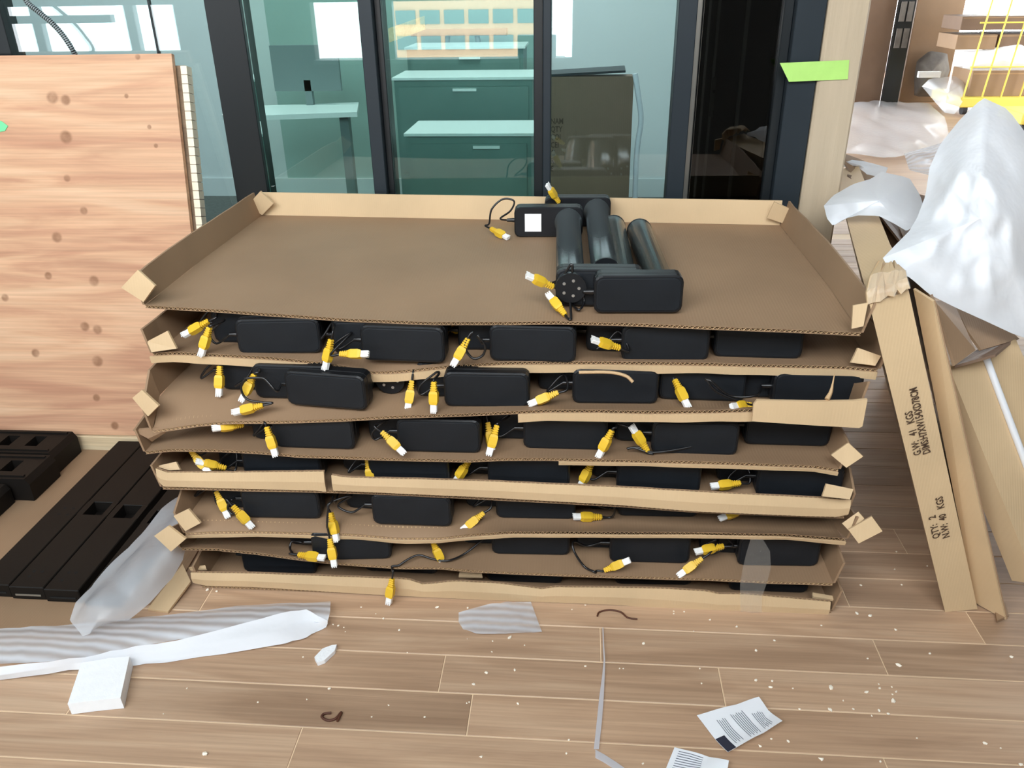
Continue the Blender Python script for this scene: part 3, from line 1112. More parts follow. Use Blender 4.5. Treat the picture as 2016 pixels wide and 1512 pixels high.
sr = MB().tube([(-HW/2+0.002, 0.022, 0.042), (-HW/2-0.010, 0.022, 0.042), (-HW/2-0.022, 0.022, 0.042)], [0.0065, 0.0055, 0.0045], 10)
ME_RELIEF = sr.mesh('strain_relief')
ME_RELIEF.materials.append(M['cable'])
# connector along +x, tail at origin
cb = MB()
for k in range(4):
    x = 0.0012+k*0.0046
    cb.bevbox((x, -0.0052-0.0005*k, -0.0045), (x+0.0030, 0.0052+0.0005*k, 0.0045), 0.0008)
cb.box2((0, -0.0038, -0.0034), (0.02, 0.0038, 0.0034))
V = []
for x, hy, hz in ((0.019, 0.0068, 0.0052), (0.024, 0.0086, 0.0062), (0.040, 0.0088, 0.0064), (0.046, 0.0072, 0.0055)):
    V += [(x, -hy, -hz), (x, hy, -hz), (x, hy, hz), (x, -hy, hz)]
F = [(0, 3, 2, 1), (12, 13, 14, 15)]
for i in range(3):
    F += [(i*4+k, i*4+(k+1) % 4, i*4+4+(k+1) % 4, i*4+4+k) for k in range(4)]
cb.add(V, F)
ME_CONN = cb.mesh('connector')
ME_CONN.materials.append(M['yellow'])
pt = MB()
pt.bevbox((0.0455, -0.0066, -0.0046), (0.062, 0.0066, 0.0040), 0.001)
for k in (-1, 0, 1):
    pt.box2((0.056, k*0.0042-0.0012, 0.0038), (0.064, k*0.0042+0.0012, 0.0052))
pt.box2((0.048, -0.003, -0.0062), (0.060, 0.003, -0.0045))
ME_PLUG = pt.mesh('plug_tip')
ME_PLUG.materials.append(M['ivory'])


def place(px, py, Y, t):
    p = aty(px, py, Y)
    zf = t.zfl(p.x, p.y)
    if t.yf(p.x)-0.002 < p.y and p.z < zf+0.008:
        q = t.on(px, py, 0.0075)
        return q
    return p


def connector(root, tail, tip, roll=0.0):
    d = (tip-tail).normalized()
    up = Vector((0, -0.6, 0.8))
    s = up.cross(d).normalized()
    n = d.cross(s)
    c, sn = math.cos(roll), math.sin(roll)
    s, n = s*c+n*sn, n*c-s*sn
    T = Matrix(((d.x, s.x, n.x, tail.x), (d.y, s.y, n.y, tail.y), (d.z, s.z, n.z, tail.z), (0, 0, 0, 1)))
    o = link('connector', ME_CONN, root, WM(root).inverted() @ T @ Matrix.Scale(1.13, 4))
    link('plug_tip', ME_PLUG, o)
    return d


col_n = 0


def column(i, left, right, label, conn=None, at=None, mode='front', via=None, tilt=0.0, group='black lift motors in the trays', cable=True):
    """left/right: photo points of the housing's lower front corners on tray i"""
    global col_n
    col_n += 1
    t = TRAYS[i]
    A = t.on(*left) if i != 5 else aty(left[0], 950, 1.588 if right else 1.645)
    if right is not None:
        B = t.on(*right) if i != 5 else aty(right[0], 950, 1.588)
        c = (A+B)/2
        yaw = math.atan2(B.y-A.y, B.x-A.x)
    else:
        yaw = tilt
        c = A+Vector((math.cos(yaw), math.sin(yaw), 0))*HW/2
    if at:
        c, yaw = Vector((at[0], at[1], t.z)), at[2]
    yaw = max(-0.15, min(0.15, yaw))
    zb = sum(t.zfl(c.x+dx, c.y+dy) for dx in (-HW/2, 0, HW/2) for dy in (0.02, HD))/6
    zb = min(max(zb, t.z-0.004), t.z+0.004)+0.001
    root = empty('lift_motor', (c.x, c.y, zb))
    root.rotation_euler = (0, 0, yaw)
    if mode == 'back':
        root.location = (c.x, c.y+HD, zb+HH)
        root.rotation_euler = (math.pi, 0, yaw)
    tag(root, label, 'lift motor', group)
    link('housing', ME_HOUSE, root)
    link('face_panel', ME_PANEL, root)
    link('tube', ME_TUBE_LONG if mode == 'back' else ME_TUBE, root)
    e = link('end_plate', ME_END, root, Matrix.Translation((0, 0.085 if mode == 'back' else 0, 0)))
    link('screws', ME_SCREW, e)
    link('strain_relief', ME_RELIEF, root)
    W = WM(root)
    S = W @ Vector((-HW/2-0.020, 0.022, 0.042))
    S0 = W @ Vector((-HW/2-0.004, 0.022, 0.042))
    if not cable:
        return root
    rr = random.Random(col_n*13)
    if conn:
        tail_px, tip_px = conn[0], conn[1]
        Yp = conn[2] if len(conn) > 2 else (c.y-0.02 if i != 5 else 1.60)
        tail = place(tail_px[0], tail_px[1], Yp, t)
        tip = place(tip_px[0], tip_px[1], Yp-0.01, t)
        if i > 1:
            tail.z, tip.z = min(tail.z, zb+0.072), min(tip.z, zb+0.072)
        d = connector(root, tail, tip, rr.uniform(-0.4, 0.4))
    else:
        tail = S+Vector((-0.02, 0.10, -0.03))
        d = Vector((0.2, 1, 0)).normalized()
    pts = [S0, S]
    if via:
        for v in via:
            pts.append(place(v[0], v[1], v[2] if len(v) > 2 else c.y-0.01, t))
    else:
        mid = (S+tail)/2
        up = min(zb+0.080, max(S.z, tail.z)+0.020)
        pts.append(Vector((S.x-0.035, S.y-0.004, S.z-0.022)))
        pts.append(Vector((mid.x-0.028+rr.uniform(-.01, .01), mid.y+0.016, (mid.z+zb+0.03)/2)))
        pts.append(Vector((mid.x+0.006, mid.y+0.02, up)))
    pts += [tail-d*0.022, tail+d*0.004]
    cp = spline(pts, 6)
    out = []
    for p in cp:
        zf = t.zfl(p.x, p.y)+0.0038
        if p.y > t.yf(p.x)-0.004 and p.z < zf:
            p = Vector((p.x, p.y, zf))
        if i > 1 and p.z > zb+0.076:
            p = Vector((p.x, p.y, zb+0.076))
        out.append(p)
    MB().tube(out, 0.0028, 6).build('cable', M['cable'], root)
    return root


def lab(i, n, row, extra=''):
    w = ['leftmost', 'second', 'third', 'fourth', 'fifth'][n]
    tr_ = ORD[i]+' tray'+(' from the top' if 1 < i < 8 else '')
    return f"{w} black lift motor{' from the left' if n else ''}, {row} row, {tr_}"


# topmost tray
column(1, (1168, 621), (1342, 621), 'nearest black lift motor in the topmost tray, blank face to the front', ((1113, 620), (1094, 597), 1.685),
       via=[(1140, 582, 1.70), (1128, 598, 1.70), (1140, 610, 1.69), (1150, 590, 1.70), (1135, 545, 1.70), (1118, 545, 1.70), (1122, 590, 1.69)])
column(1, (1098, 607), (1259, 607), 'black lift motor tucked behind the nearest one in the topmost tray', ((1090, 565), (1058, 551), 1.70),
       via=[(1105, 548, 1.70), (1125, 520, 1.69), (1126, 540, 1.69), (1118, 555, 1.69), (1104, 563, 1.69)])
column(1, (1016, 468), (1142, 468), 'black lift motor with a white sticker at the back of the topmost tray', ((966, 450), (1000, 468), 2.24), mode='back',
       via=[(985, 430, 2.27), (1005, 415, 2.26), (1012, 396, 2.26), (990, 392, 2.26), (968, 412, 2.25), (963, 440, 2.25)])
cb2 = column(1, (1073, 447), (1199, 447), 'rearmost black lift motor against the back wall of the topmost tray', ((1101, 399), (1089, 381), 2.33), mode='back',
       via=[(1060, 408, 2.30), (1085, 408, 2.30)])
cc = [o for o in bpy.data.objects if o.get('label', '').startswith('black lift motor with a white sticker')][0]
st_ = MB().box2((-0.066, HD, 0.018), (-0.020, HD+0.001, 0.068))
stm = st_.mesh('sticker')
stm.materials.append(M['sticker'])
link('sticker', stm, cc)

DATA = {
 2: dict(front=[((472, 694), (634, 698), ((411, 637), (401, 682))), ((713, 724), (880, 721), ((669, 697), (716, 697), 1.60)), ((965, 713), (1133, 712), ((922, 666), (896, 712))),
                ((1223, 707), (1394, 708), ((1221, 685), (1185, 674))), ((1399, 702), (1582, 707), None)],
         back=[((424, 675), None, ((411, 632), (379, 650))), ((659, 702), None, ((652, 668), (645, 702), 1.62)), ((903, 690), None, ((901, 654), (883, 642), 1.76)), ((1153, 692), None, None)]),
 3: dict(front=[((561, 809), (732, 816), ((518, 798), (465, 811))), ((878, 801), (1040, 799), ((854, 749), (854, 797))), ((1127, 795), (1294, 797), ((1099, 773), (1067, 786))),
                ((1376, 782), (1545, 785), ((1328, 747), (1352, 796))), ((1514, 802), (1694, 805), ((1479, 798), (1430, 801), 1.585))],
         back=[((438, 768), None, ((431, 711), (432, 746))), ((505, 786), None, ((500, 731), (487, 766))), ((821, 781), None, ((811, 749), (808, 769))), ((1060, 768), None, None), ((1296, 787), None, None)]),
 4: dict(front=[((541, 880), (701, 888), ((525, 840), (535, 872))), ((784, 891), (948, 893), ((751, 850), (782, 880))), ((1031, 883), (1194, 887), ((978, 819), (972, 860))),
                ((1280, 891), (1452, 896), ((1205, 847), (1182, 892))), ((1461, 876), (1634, 881), ((1275, 889), (1258, 862), 1.60))],
         back=[((500, 865), None, ((480, 836), (464, 838))), ((728, 865), None, None), ((950, 864), None, ((960, 831), (963, 850))), ((1210, 869), None, None)]),
 5: dict(front=[((483, 972), (638, 976), ((445, 922), (415, 915))), ((733, 978), (881, 981), ((723, 904), (728, 934))), ((963, 981), (1119, 984), ((925, 905), (905, 935))),
                ((1213, 984), (1380, 990), ((1166, 910), (1150, 942))), ((1487, 986), (1663, 990), ((1458, 951), (1413, 956)))],
         back=[((441, 950), None, ((375, 885), (391, 906))), ((680, 962), None, None), ((908, 962), None, None), ((1166, 965), None, None), ((1410, 968), None, None)]),
 6: dict(front=[((481, 1020), (634, 1023), ((458, 996), (487, 1028))), ((735, 1036), (891, 1040), ((651, 1009), (659, 1046), 1.555)), ((977, 1021), (1133, 1024), ((953, 1009), (933, 1025))),
                ((1215, 1017), (1374, 1020), ((1185, 1018), (1136, 1017))), ((1471, 1018), (1640, 1022), ((1470, 1000), (1437, 1013)))],
         back=[((424, 1000), None, ((425, 967), (436, 991))), ((683, 1001), None, ((649, 1060), (654, 1088), 1.525)), ((918, 998), None, None), ((1155, 1002), None, None)]),
 7: dict(front=[((618, 1099), (771, 1102), ((587, 1092), (636, 1098))), ((969, 1092), (1121, 1095), ((772, 1139), (766, 1181), 1.52)), ((1200, 1108), (1356, 1111), ((1190, 1123), (1236, 1104), 1.545)),
                ((1449, 1114), (1611, 1117), ((1383, 1099), (1357, 1118), 1.555))],
         back=[((571, 1073), None, None), ((910, 1070), None, ((851, 1065), (863, 1092), 1.57)), ((1135, 1078), None, None), ((1376, 1087), None, ((1425, 1075), (1381, 1084), 1.58))]),
}
VIA = {(6, 'b', 1): [(660, 990, 1.60), (652, 970, 1.545), (645, 1010, 1.530), (644, 1035, 1.528)],
       (7, 'f', 1): [(950, 1062, 1.60), (915, 1090, 1.575), (881, 1104, 1.565), (850, 1100, 1.56), (822, 1093, 1.555), (790, 1110, 1.545), (773, 1126, 1.527)],
       (7, 'f', 2): [(1155, 1075, 1.60), (1130, 1066, 1.585), (1130, 1085, 1.565), (1150, 1115, 1.55), (1170, 1126, 1.545)],
       (7, 'f', 0): [(596, 1068, 1.58), (575, 1066, 1.575), (571, 1080, 1.565), (576, 1090, 1.56)],
       (2, 'f', 2): [(950, 676, 1.61), (940, 660, 1.60), (955, 680, 1.60), (950, 700, 1.60), (930, 705, 1.60), (915, 680, 1.605)],
       (3, 'f', 4): [(1490, 778, 1.60), (1440, 780, 1.60), (1405, 755, 1.60), (1390, 740, 1.605), (1410, 770, 1.60), (1470, 795, 1.60)],
       (3, 'f', 0): [(545, 770, 1.57), (520, 745, 1.575), (495, 735, 1.575), (475, 760, 1.57), (485, 785, 1.565), (515, 792, 1.565)],
       (4, 'f', 3): [(1262, 850, 1.60), (1235, 840, 1.60), (1215, 833, 1.60)],
       (4, 'f', 4): [(1440, 860, 1.62), (1300, 890, 1.585), (1250, 882, 1.585), (1235, 884, 1.585), (1260, 882, 1.585)],
       (6, 'f', 3): [(1200, 1000, 1.61), (1180, 995, 1.60), (1205, 990, 1.60), (1210, 1008, 1.60)],
       (6, 'f', 0): [(455, 985, 1.58), (448, 1000, 1.575), (458, 1012, 1.57), (468, 1000, 1.57), (455, 988, 1.57)],
       }
for i, d in DATA.items():
    for n, (l, r, c) in enumerate(d['front']):
        column(i, l, r, lab(i, n, 'front'), c, via=VIA.get((i, 'f', n)), cable=(i != 8))
    for n, (l, r, c) in enumerate(d['back']):
        column(i, l, r, lab(i, n, 'second'), c, via=VIA.get((i, 'b', n)), tilt=random.Random(i*9+n).uniform(-0.03, 0.03))
for n, (x, y, a) in enumerate(((-0.74, 1.60, 0.02), (-0.43, 1.62, -0.02), (-0.11, 1.60, 0.0), (0.21, 1.61, 0.03), (0.49, 1.60, 0.0))):
    column(8, (900, 1150), None, lab(8, n, 'front'), at=(x, y, a), cable=False)
# column lying the other way in tray three: only its round foot plate shows
t3 = TRAYS[3]
pc = t3.on(770, 776)
rt = empty('lift_motor', (pc.x-TX, pc.y+TLEN+0.006, t3.z+0.002+0.09-0.017))
rt.rotation_euler = (math.pi, 0, 0)
tag(rt, 'black lift motor lying backwards in the third tray, round foot plate to the front', 'lift motor', 'black lift motors in the trays')
for nm, me in (('housing', ME_HOUSE), ('face_panel', ME_PANEL), ('tube', ME_TUBE)):
    link(nm, me, rt)
e = link('end_plate', ME_END, rt)
link('screws', ME_SCREW, e)

# clear tape hanging over the two lowest trays
tp = []
for (a, b, c, e_, Y) in ((1478, 1060, 1502, 1062, 1.50), (1470, 1085, 1516, 1085, 1.515), (1462, 1120, 1518, 1118, 1.520), (1457, 1150, 1510, 1148, 1.530), (1457, 1175, 1500, 1175, 1.532), (1458, 1205, 1500, 1207, 1.530)):
    A, B = aty(a, b, Y), aty(c, e_, Y)
    tp.append([A.lerp(B, k/6)+Vector((0, 0.006*noise.noise(Vector((k*1.3, b*0.05, 2))), 0)) for k in range(7)])
tag(MB().grid(tp).build('packing_tape', M['cleartape']), 'crumpled clear packing tape hanging over the lowest trays', 'tape')

# ---------------------------------------------------------------- plywood sheets at the left
pA, pB = Vector((-1.160, 2.200, 0.055)), Vector((-1.199, 2.490, 1.190))   # right edge bottom, top
upv = (pB-pA)
leftv = Vector((-1.30, -0.02, 0.0))
nrm = leftv.cross(upv).normalized()
if nrm.y > 0:
    nrm = -nrm
kn = []
cA = [pA, pA+leftv, pB+leftv, pB]
ctr = Vector((sum(p.x for p in cA+[p-nrm*0.018 for p in cA])/8, 0, 0))
lo = [min(min(p[k], (p-nrm*0.018)[k]) for p in cA) for k in range(3)]
hi = [max(max(p[k], (p-nrm*0.018)[k]) for p in cA) for k in range(3)]
oc = Vector(((lo[0]+hi[0])/2, (lo[1]+hi[1])/2, lo[2]))
for (px, py, r) in ((103, 192, 13), (129, 197, 11), (130, 270, 14), (132, 351, 8), (165, 415, 9), (112, 467, 12), (95, 543, 9), (185, 553, 12), (167, 643, 11), (192, 649, 11), (192, 711, 13), (70, 695, 10), (10, 586, 9), (190, 783, 9), (226, 838, 10), (271, 112, 6), (249, 189, 5), (294, 250, 5), (307, 287, 5)):
    kn.append((tuple(atplane(px, py, pA, nrm)-oc), r/670.0))
M['ply'] = wood('plywood_face', rgb(186, 138, 110), rgb(208, 164, 131), rgb(218, 180, 147), axis=0, scale=0.9, rough=0.6, knots=kn, spec=0.3)
ply = MB().prism(cA, -nrm*0.018).build('plywood_sheet', M['ply'])
tag(ply, 'large knotty plywood sheet leaning on the glass at left', 'plywood')
# second board behind with a pale ruled edge
b2 = empty('board', (-1.17, 2.3, 0.05))
tag(b2, 'thicker board with a pale ruled edge behind the plywood sheet', 'board')
o2 = -nrm*0.020
qA, qB = pA+o2+Vector((0.020, 0.0, 0.0)), pB+o2+Vector((0.028, 0.0, -0.030))
back = [qA, qA+Vector((-1.2, 0, 0)), qB+Vector((-1.2, 0, 0)), qB]
MB().prism(back, -nrm*0.030).build('panel', M['boardback'], b2)
nb = 44
for k in range(nb):
    a, b = qA.lerp(qB, (k+0.04)/nb), qA.lerp(qB, (k+0.96)/nb)
    w0, w1 = Vector((-0.016, 0, 0)), Vector((0.003, 0, 0))
    MB().prism([p_+nrm*0.0012 for p_ in (a+w0, b+w0, b+w1, a+w1)], -nrm*0.034).build('edge_block', M['edgew'], b2)
# mint tape
q = [atplane(px, py, pA+nrm*0.001, nrm) for px, py in ((-14, 232), (4, 239), (16, 248), (10, 258), (-14, 262))]
tag(MB().prism(q, nrm*0.0012).build('masking_tape', M['mint']), 'torn scrap of mint green tape on the plywood', 'tape')
# batten under the sheets
tag(MB().bevbox((-2.45, 2.185, 0.0), (-1.08, 2.225, 0.052), 0.002).build('batten', M['batten']), 'pale timber batten on the floor under the plywood', 'batten')

# conduit above the plywood
cp = [aty(px, py, 2.50) for px, py in ((40, -30), (52, 2), (78, 25), (105, 48), (128, 75), (146, 104))]
cnd = empty('conduit', (-1.7, 2.5, 1.19))
tag(cnd, 'ribbed black conduit looping down behind the plywood top', 'conduit')
sp = spline(cp+[aty(152, 120, 2.535)], 16)
MB().tube(sp, 0.0062, 8).build('core', M['cable'], cnd)
rb = MB()
for a, b in zip(sp[::2], sp[1::2]):
    rb.tube([a, b], 0.0082, 8)
rb.build('ribs', M['greymetal'], cnd, 'stuff')

# ---------------------------------------------------------------- black steel parts on a cardboard sheet
cs = [atz(-60, 1250, 0.004), atz(140, 1234, 0.004), Vector((-0.99, 1.50, 0.004)), Vector((-1.02, 2.18, 0.004)), Vector((-2.3, 2.18, 0.004)), Vector((-1.75, 1.40, 0.004))]
tag(MB().prism([p+Vector((0, 0, -0.004)) for p in cs], (0, 0, 0.005)).build('cardboard_sheet', M['card_in']), 'flat cardboard sheet under the black steel bars', 'cardboard')


def bar(x0, x1, y0, y1, z0, z1, label, hole_y=None, screws=(), rot=0.0):
    root = empty('steel_bar', ((x0+x1)/2, y0, z0))
    tag(root, label, 'steel bar', 'black steel bars')
    b = MB()
    # body built around its rectangular opening so that the hole is real
    if hole_y:
        h0, h1 = hole_y
        m0, m1 = x0+0.018, x1-0.016
        b.bevbox((x0, y0, z0), (x1, h0, z1), 0.002)
        b.bevbox((x0, h1, z0), (x1, y1, z1), 0.002)
        b.box2((x0, h0-0.002, z0), (m0, h1+0.002, z1-0.0002))
        b.box2((m1, h0-0.002, z0), (x1, h1+0.002, z1-0.0002))
        b.box2((m0, h0-0.002, z0), (m1, h1+0.002, z0+0.004))
    else:
        b.bevbox((x0, y0, z0), (x1, y1, z1), 0.002)
    b.build('body', M['steelblk'], root)
    for (sx, sy) in screws:
        MB().tube([(sx, sy, z1-0.003), (sx, sy, z1+0.0004)], 0.0042, 8).build('screw_hole', M['hole'], root)
    MB().box2((x0+0.012, y0-0.0012, z0+0.012), (x1-0.012, y0+0.001, z0+0.017)).build('end_slot', M['metal' if 'second' in label else 'hole'], root)
    return root


zt_ = 0.046
e = [atz(*p, zt_) for p in ((13, 1131), (71, 1143), (130, 1147), (186, 1147))]
xs = [-1.470, -1.381, -1.288, -1.193]
labs = ['leftmost long black steel bar with four screw holes', 'second long black steel bar from the left with a square opening',
        'third long black steel bar from the left beside the gap', 'rightmost long black steel bar next to the plastic bag']
bar(xs[0], xs[1]-0.003, 1.475, 2.175, 0.007, zt_, labs[0], None, [(-1.43, 1.80), (-1.405, 1.80), (-1.43, 1.77), (-1.405, 1.77)])
bar(xs[1], xs[2]-0.003, 1.47, 2.165, 0.007, zt_, labs[1], (1.775, 1.835), [(-1.352, 1.53), (-1.352, 1.51), (-1.33, 1.53)])
bar(xs[2], xs[3]-0.005, 1.465, 2.16, 0.007, zt_, labs[2], (1.765, 1.825), [(-1.26, 1.53), (-1.26, 1.50), (-1.24, 1.53)])
bar(xs[3]+0.010, xs[3]+0.100, 1.455, 2.02, 0.007, zt_-0.004, labs[3], (1.75, 1.81), [(-1.15, 1.52), (-1.15, 1.49), (-1.13, 1.52)])


def foot(y0, y1, x1, z0, z1, label):
    root = empty('steel_rail', (x1-0.3, y0, z0))
    tag(root, label, 'steel rail', 'black slotted steel parts')
    x0 = x1-0.62
    # sloped nose at the end
    b = MB()
    sl = [x1-0.205, x1-0.165, x1-0.115, x1-0.075]
    ya, yb = y0+0.04, y1-0.035
    b.box2((x0, y0, z0), (sl[0], y1, z1)).box2((sl[1], y0, z0), (sl[2], y1, z1))
    b.prism([(sl[3], y0, z0), (x1, y0, z0), (x1, y0, z0+(z1-z0)*0.75), (x1-0.012, y0, z1), (sl[3], y0, z1)], (0, y1-y0, 0))
    for s0, s1 in ((sl[0], sl[1]), (sl[2], sl[3])):
        b.box2((s0, y0, z0), (s1, ya, z1)).box2((s0, yb, z0), (s1, y1, z1)).box2((s0, ya, z0), (s1, yb, z0+0.006))
    b.build('body', M['steelblk'], root)
    MB().box2((x0, y0+0.012, z1), (x1-0.02, y0+0.020, z1+0.004)).build('rib', M['steelblk'], root)
    MB().box2((x0, y1-0.018, z1), (x1-0.02, y1-0.010, z1+0.004)).build('rib', M['steelblk'], root)


foot(2.03, 2.165, -1.600, 0.007, 0.082, 'rear black steel rail with slots under the plywood')
foot(1.885, 2.02, -1.585, 0.007, 0.082, 'middle black steel rail with slots beside the plywood')
foot(1.745, 1.875, -1.640, 0.007, 0.070, 'front black steel rail cut off by the left picture edge')

# ---------------------------------------------------------------- foam and plastic at lower left


def px_sheet(name, rows, mat_, zfun, nsub=8, noise_amp=0.004, nf=18, seed=0, th=None):
    """rows: list of (left px pt, right px pt) or polylines, lofted as a cloth on heights zfun(u,v)"""
    nv = len(rows)
    P = []
    for i in range((nv-1)*nsub+1):
        v = i/nsub
        k = min(int(v), nv-2)
        f = v-k
        row = []
        nu = 26
        for j in range(nu+1):
            u = j/nu
            pts = []
            for kk in (k, k+1):
                r = rows[kk]
                s = u*(len(r)-1)
                a = min(int(s), len(r)-2)
                g = s-a
                pts.append((r[a][0]*(1-g)+r[a+1][0]*g, r[a][1]*(1-g)+r[a+1][1]*g))
            px = pts[0][0]*(1-f)+pts[1][0]*f
            py = pts[0][1]*(1-f)+pts[1][1]*f
            z = zfun(u, v/(nv-1))
            p = atz(px, py, max(z, 0.002))
            nz = noise_amp*noise.noise(Vector((p.x*nf, p.y*nf*0.5, seed)))
            p.z = max(0.0015, p.z+abs(nz))
            row.append(p)
        P.append(row)
    return MB().grid(P, th)


s1 = px_sheet('foam', [[(-30, 1240), (120, 1232), (320, 1212), (480, 1192), (651, 1185)],
                       [(-30, 1275), (120, 1270), (300, 1245), (480, 1212), (650, 1205)],
                       [(-30, 1310), (150, 1300), (300, 1268), (480, 1240), (645, 1225)]], None, lambda u, v: 0.012+0.012*math.sin(v*3.1)+0.004*math.sin(u*9), noise_amp=0.006)
tag(s1.build('foam_sheet', M['foam_thin']), 'grey ribbed foam sheet across the floor at lower left', 'foam sheet')
s2 = px_sheet('foam', [[(-30, 1316), (150, 1298), (260, 1275), (350, 1262), (530, 1214), (600, 1200), (645, 1222)],
                       [(-30, 1335), (150, 1308), (260, 1290), (350, 1280), (520, 1250), (590, 1225), (645, 1228)],
                       [(-30, 1343), (150, 1320), (260, 1312), (350, 1303), (540, 1272), (600, 1258), (642, 1235)]], None, lambda u, v: 0.034-0.03*v+0.006*math.sin(u*11), noise_amp=0.008, nf=26, seed=4)
tag(s2.build('foam_sheet', M['foam']), 'bright white folded foam edge lying over the grey ribbed sheet', 'foam sheet')
s3 = px_sheet('bag', [[(370, 962), (378, 975), (384, 990)], [(320, 1010), (345, 1060), (372, 1075)], [(255, 1085), (300, 1110), (362, 1110)], [(185, 1150), (260, 1150), (330, 1150)],
                      [(150, 1190), (210, 1195), (295, 1190)], [(138, 1222), (195, 1235), (255, 1225)], [(165, 1260), (180, 1258), (205, 1240)]], None,
              lambda u, v: 0.02+0.10*math.sin(min(1, (1-v)*1.0)*1.9)*(0.55+0.45*math.sin(u*3.1)), noise_amp=0.034, nf=11, seed=9)
tag(s3.build('plastic_bag', M['poly']), 'cloudy poly bag draped between the black bars and trays', 'plastic bag')
# styrofoam block
zt_ = 0.030
tq = [(160, 1305), (214, 1296), (255, 1292), (237, 1374), (180, 1380), (133, 1386)]
tp = [atz(a, b, zt_) for a, b in tq]
bq = [Vector((p.x+0.002, p.y-0.001, 0.001)) for p in tp]
eb = MB()
n = len(tp)
eb.add(tp+bq, [tuple(range(n)), tuple(range(n, 2*n))[::-1]]+[(k, n+k, n+(k+1) % n, (k+1) % n) for k in range(n)])
tag(eb.build('styrofoam_block', M['eps']), 'white styrofoam block on the floor at lower left', 'styrofoam')
# sliver
sv = [(620, 1300), (636, 1283), (655, 1276), (664, 1275), (660, 1287), (640, 1306), (626, 1311)]
tag(MB().prism([atz(a, b, 0.001) for a, b in sv], (0, 0, 0.010)).build('styrofoam_sliver', M['eps']), 'pointed white styrofoam sliver on the floor planks', 'styrofoam')
# small ribbed foam scrap
s4 = px_sheet('scrap', [[(903, 1207), (915, 1203), (960, 1190), (1000, 1186), (1045, 1185)], [(903, 1225), (930, 1222), (980, 1215), (1020, 1210), (1055, 1212)], [(912, 1240), (940, 1248), (990, 1248), (1030, 1246), (1067, 1245)]], None,
              lambda u, v: 0.004+0.006*math.sin(u*3.1), noise_amp=0.004, nf=30, seed=2)
tag(s4.build('foam_scrap', M['foam_thin']), 'small grey ribbed foam scrap before the lowest tray', 'foam sheet')
# strap
sp = [(1187, 1236, 0.003), (1188, 1270, 0.006), (1190, 1300, 0.008), (1188, 1330, 0.006), (1184, 1375, 0.004), (1180, 1420, 0.004), (1174, 1475, 0.004)]
wd = [2, 2.5, 3, 5, 9, 10, 10]
P = []
for (a, b, z), w in zip(sp, wd):
    P.append([atz(a-w/2, b, z), atz(a+w/2, b, z)])
st = MB().grid(P, (0, 0, 0.0008))
P = []
for (a, b, w) in ((1172, 1484, 16), (1190, 1494, 16), (1215, 1510, 16), (1240, 1528, 16)):
    P.append([atz(a, b-w/2, 0.003), atz(a, b+w/2, 0.003)])
st.grid(P, (0, 0, 0.0008))
tag(st.build('strapping', M['strap']), 'thin white plastic strap folded on the floor planks', 'strap')
# brown scraps
b1 = MB().tube(spline([atz(a, b, 0.004) for a, b in ((1176, 1213), (1180, 1205), (1200, 1201), (1222, 1205), (1236, 1216), (1255, 1219))], 5), 0.0022, 5)
tag(b1.build('brown_strip', M['brownbit']), 'thin curved brown strip on the floor by the lowest tray', 'scrap')
b2_ = MB().tube(spline([atz(a, b, 0.004) for a, b in ((652, 1403), (638, 1405), (634, 1412), (645, 1418), (660, 1415), (672, 1402), (668, 1412), (664, 1420))], 5), 0.0028, 5)
tag(b2_.build('brown_strip', M['brownbit']), 'small curled brown strip on the floor near the bottom edge', 'scrap')

# instruction papers


def paper(corner_px, label, dark, rows):
    """corner_px: four corners (tl, tr, br, bl)"""
    A, B, C_, D_ = [atz(a, b, 0.004) for a, b in corner_px]
    root = empty('instruction_sheet', (A+B+C_+D_)/4)
    tag(root, label, 'paper', 'instruction papers')

    def S(u, v, dz=0.0):
        p = A*(1-u)*(1-v)+B*u*(1-v)+C_*u*v+D_*(1-u)*v
        z = 0.004+0.010*(max(0, v-0.55)**1.5)*3+0.006*abs(math.sin(u*5+v*3))*u+0.004*u
        return Vector((p.x, p.y, z+dz))
    n = 14
    MB().grid([[S(i/n, j/n) for j in range(n+1)] for i in range(n+1)], (0, 0, -0.0008)).build('sheet', M['paper'], root)
    ink = MB()
    for (u0, u1, v0, v1) in rows:
        k = 6
        ink.grid([[S(u0+(u1-u0)*a/2, v0+(v1-v0)*b/k, 0.0006) for b in range(k+1)] for a in range(3)])
    ink.build('printed_text', M['ink'], root)
    if dark:
        u0, u1, v0, v1 = dark
        MB().grid([[S(u0+(u1-u0)*a/3, v0+(v1-v0)*b/5, 0.0007) for b in range(6)] for a in range(4)]).build('dark_banner', M['inkdk'], root)


rw = []
for c0, nl, v0, v1 in ((0.20, 5, 0.25, 0.92), (0.44, 7, 0.22, 0.95), (0.72, 6, 0.40, 0.92)):
    for k in range(nl):
        u = c0+k*0.030
        rw.append((u, u+0.010, v0+0.02*(k % 3), v1-0.05*(k % 2)))
paper([(1372, 1408), (1493, 1378), (1538, 1432), (1432, 1487)], 'creased printed instruction paper with a dark banner on the floor', (0.0, 0.15, 0.62, 1.0), rw)
rw = [(0.10, 0.55, 0.08+0.07*k, 0.10+0.07*k) for k in range(8)]
paper([(1328, 1471), (1434, 1504), (1425, 1560), (1300, 1540)], 'second printed paper cut off by the bottom picture edge', None, rw)

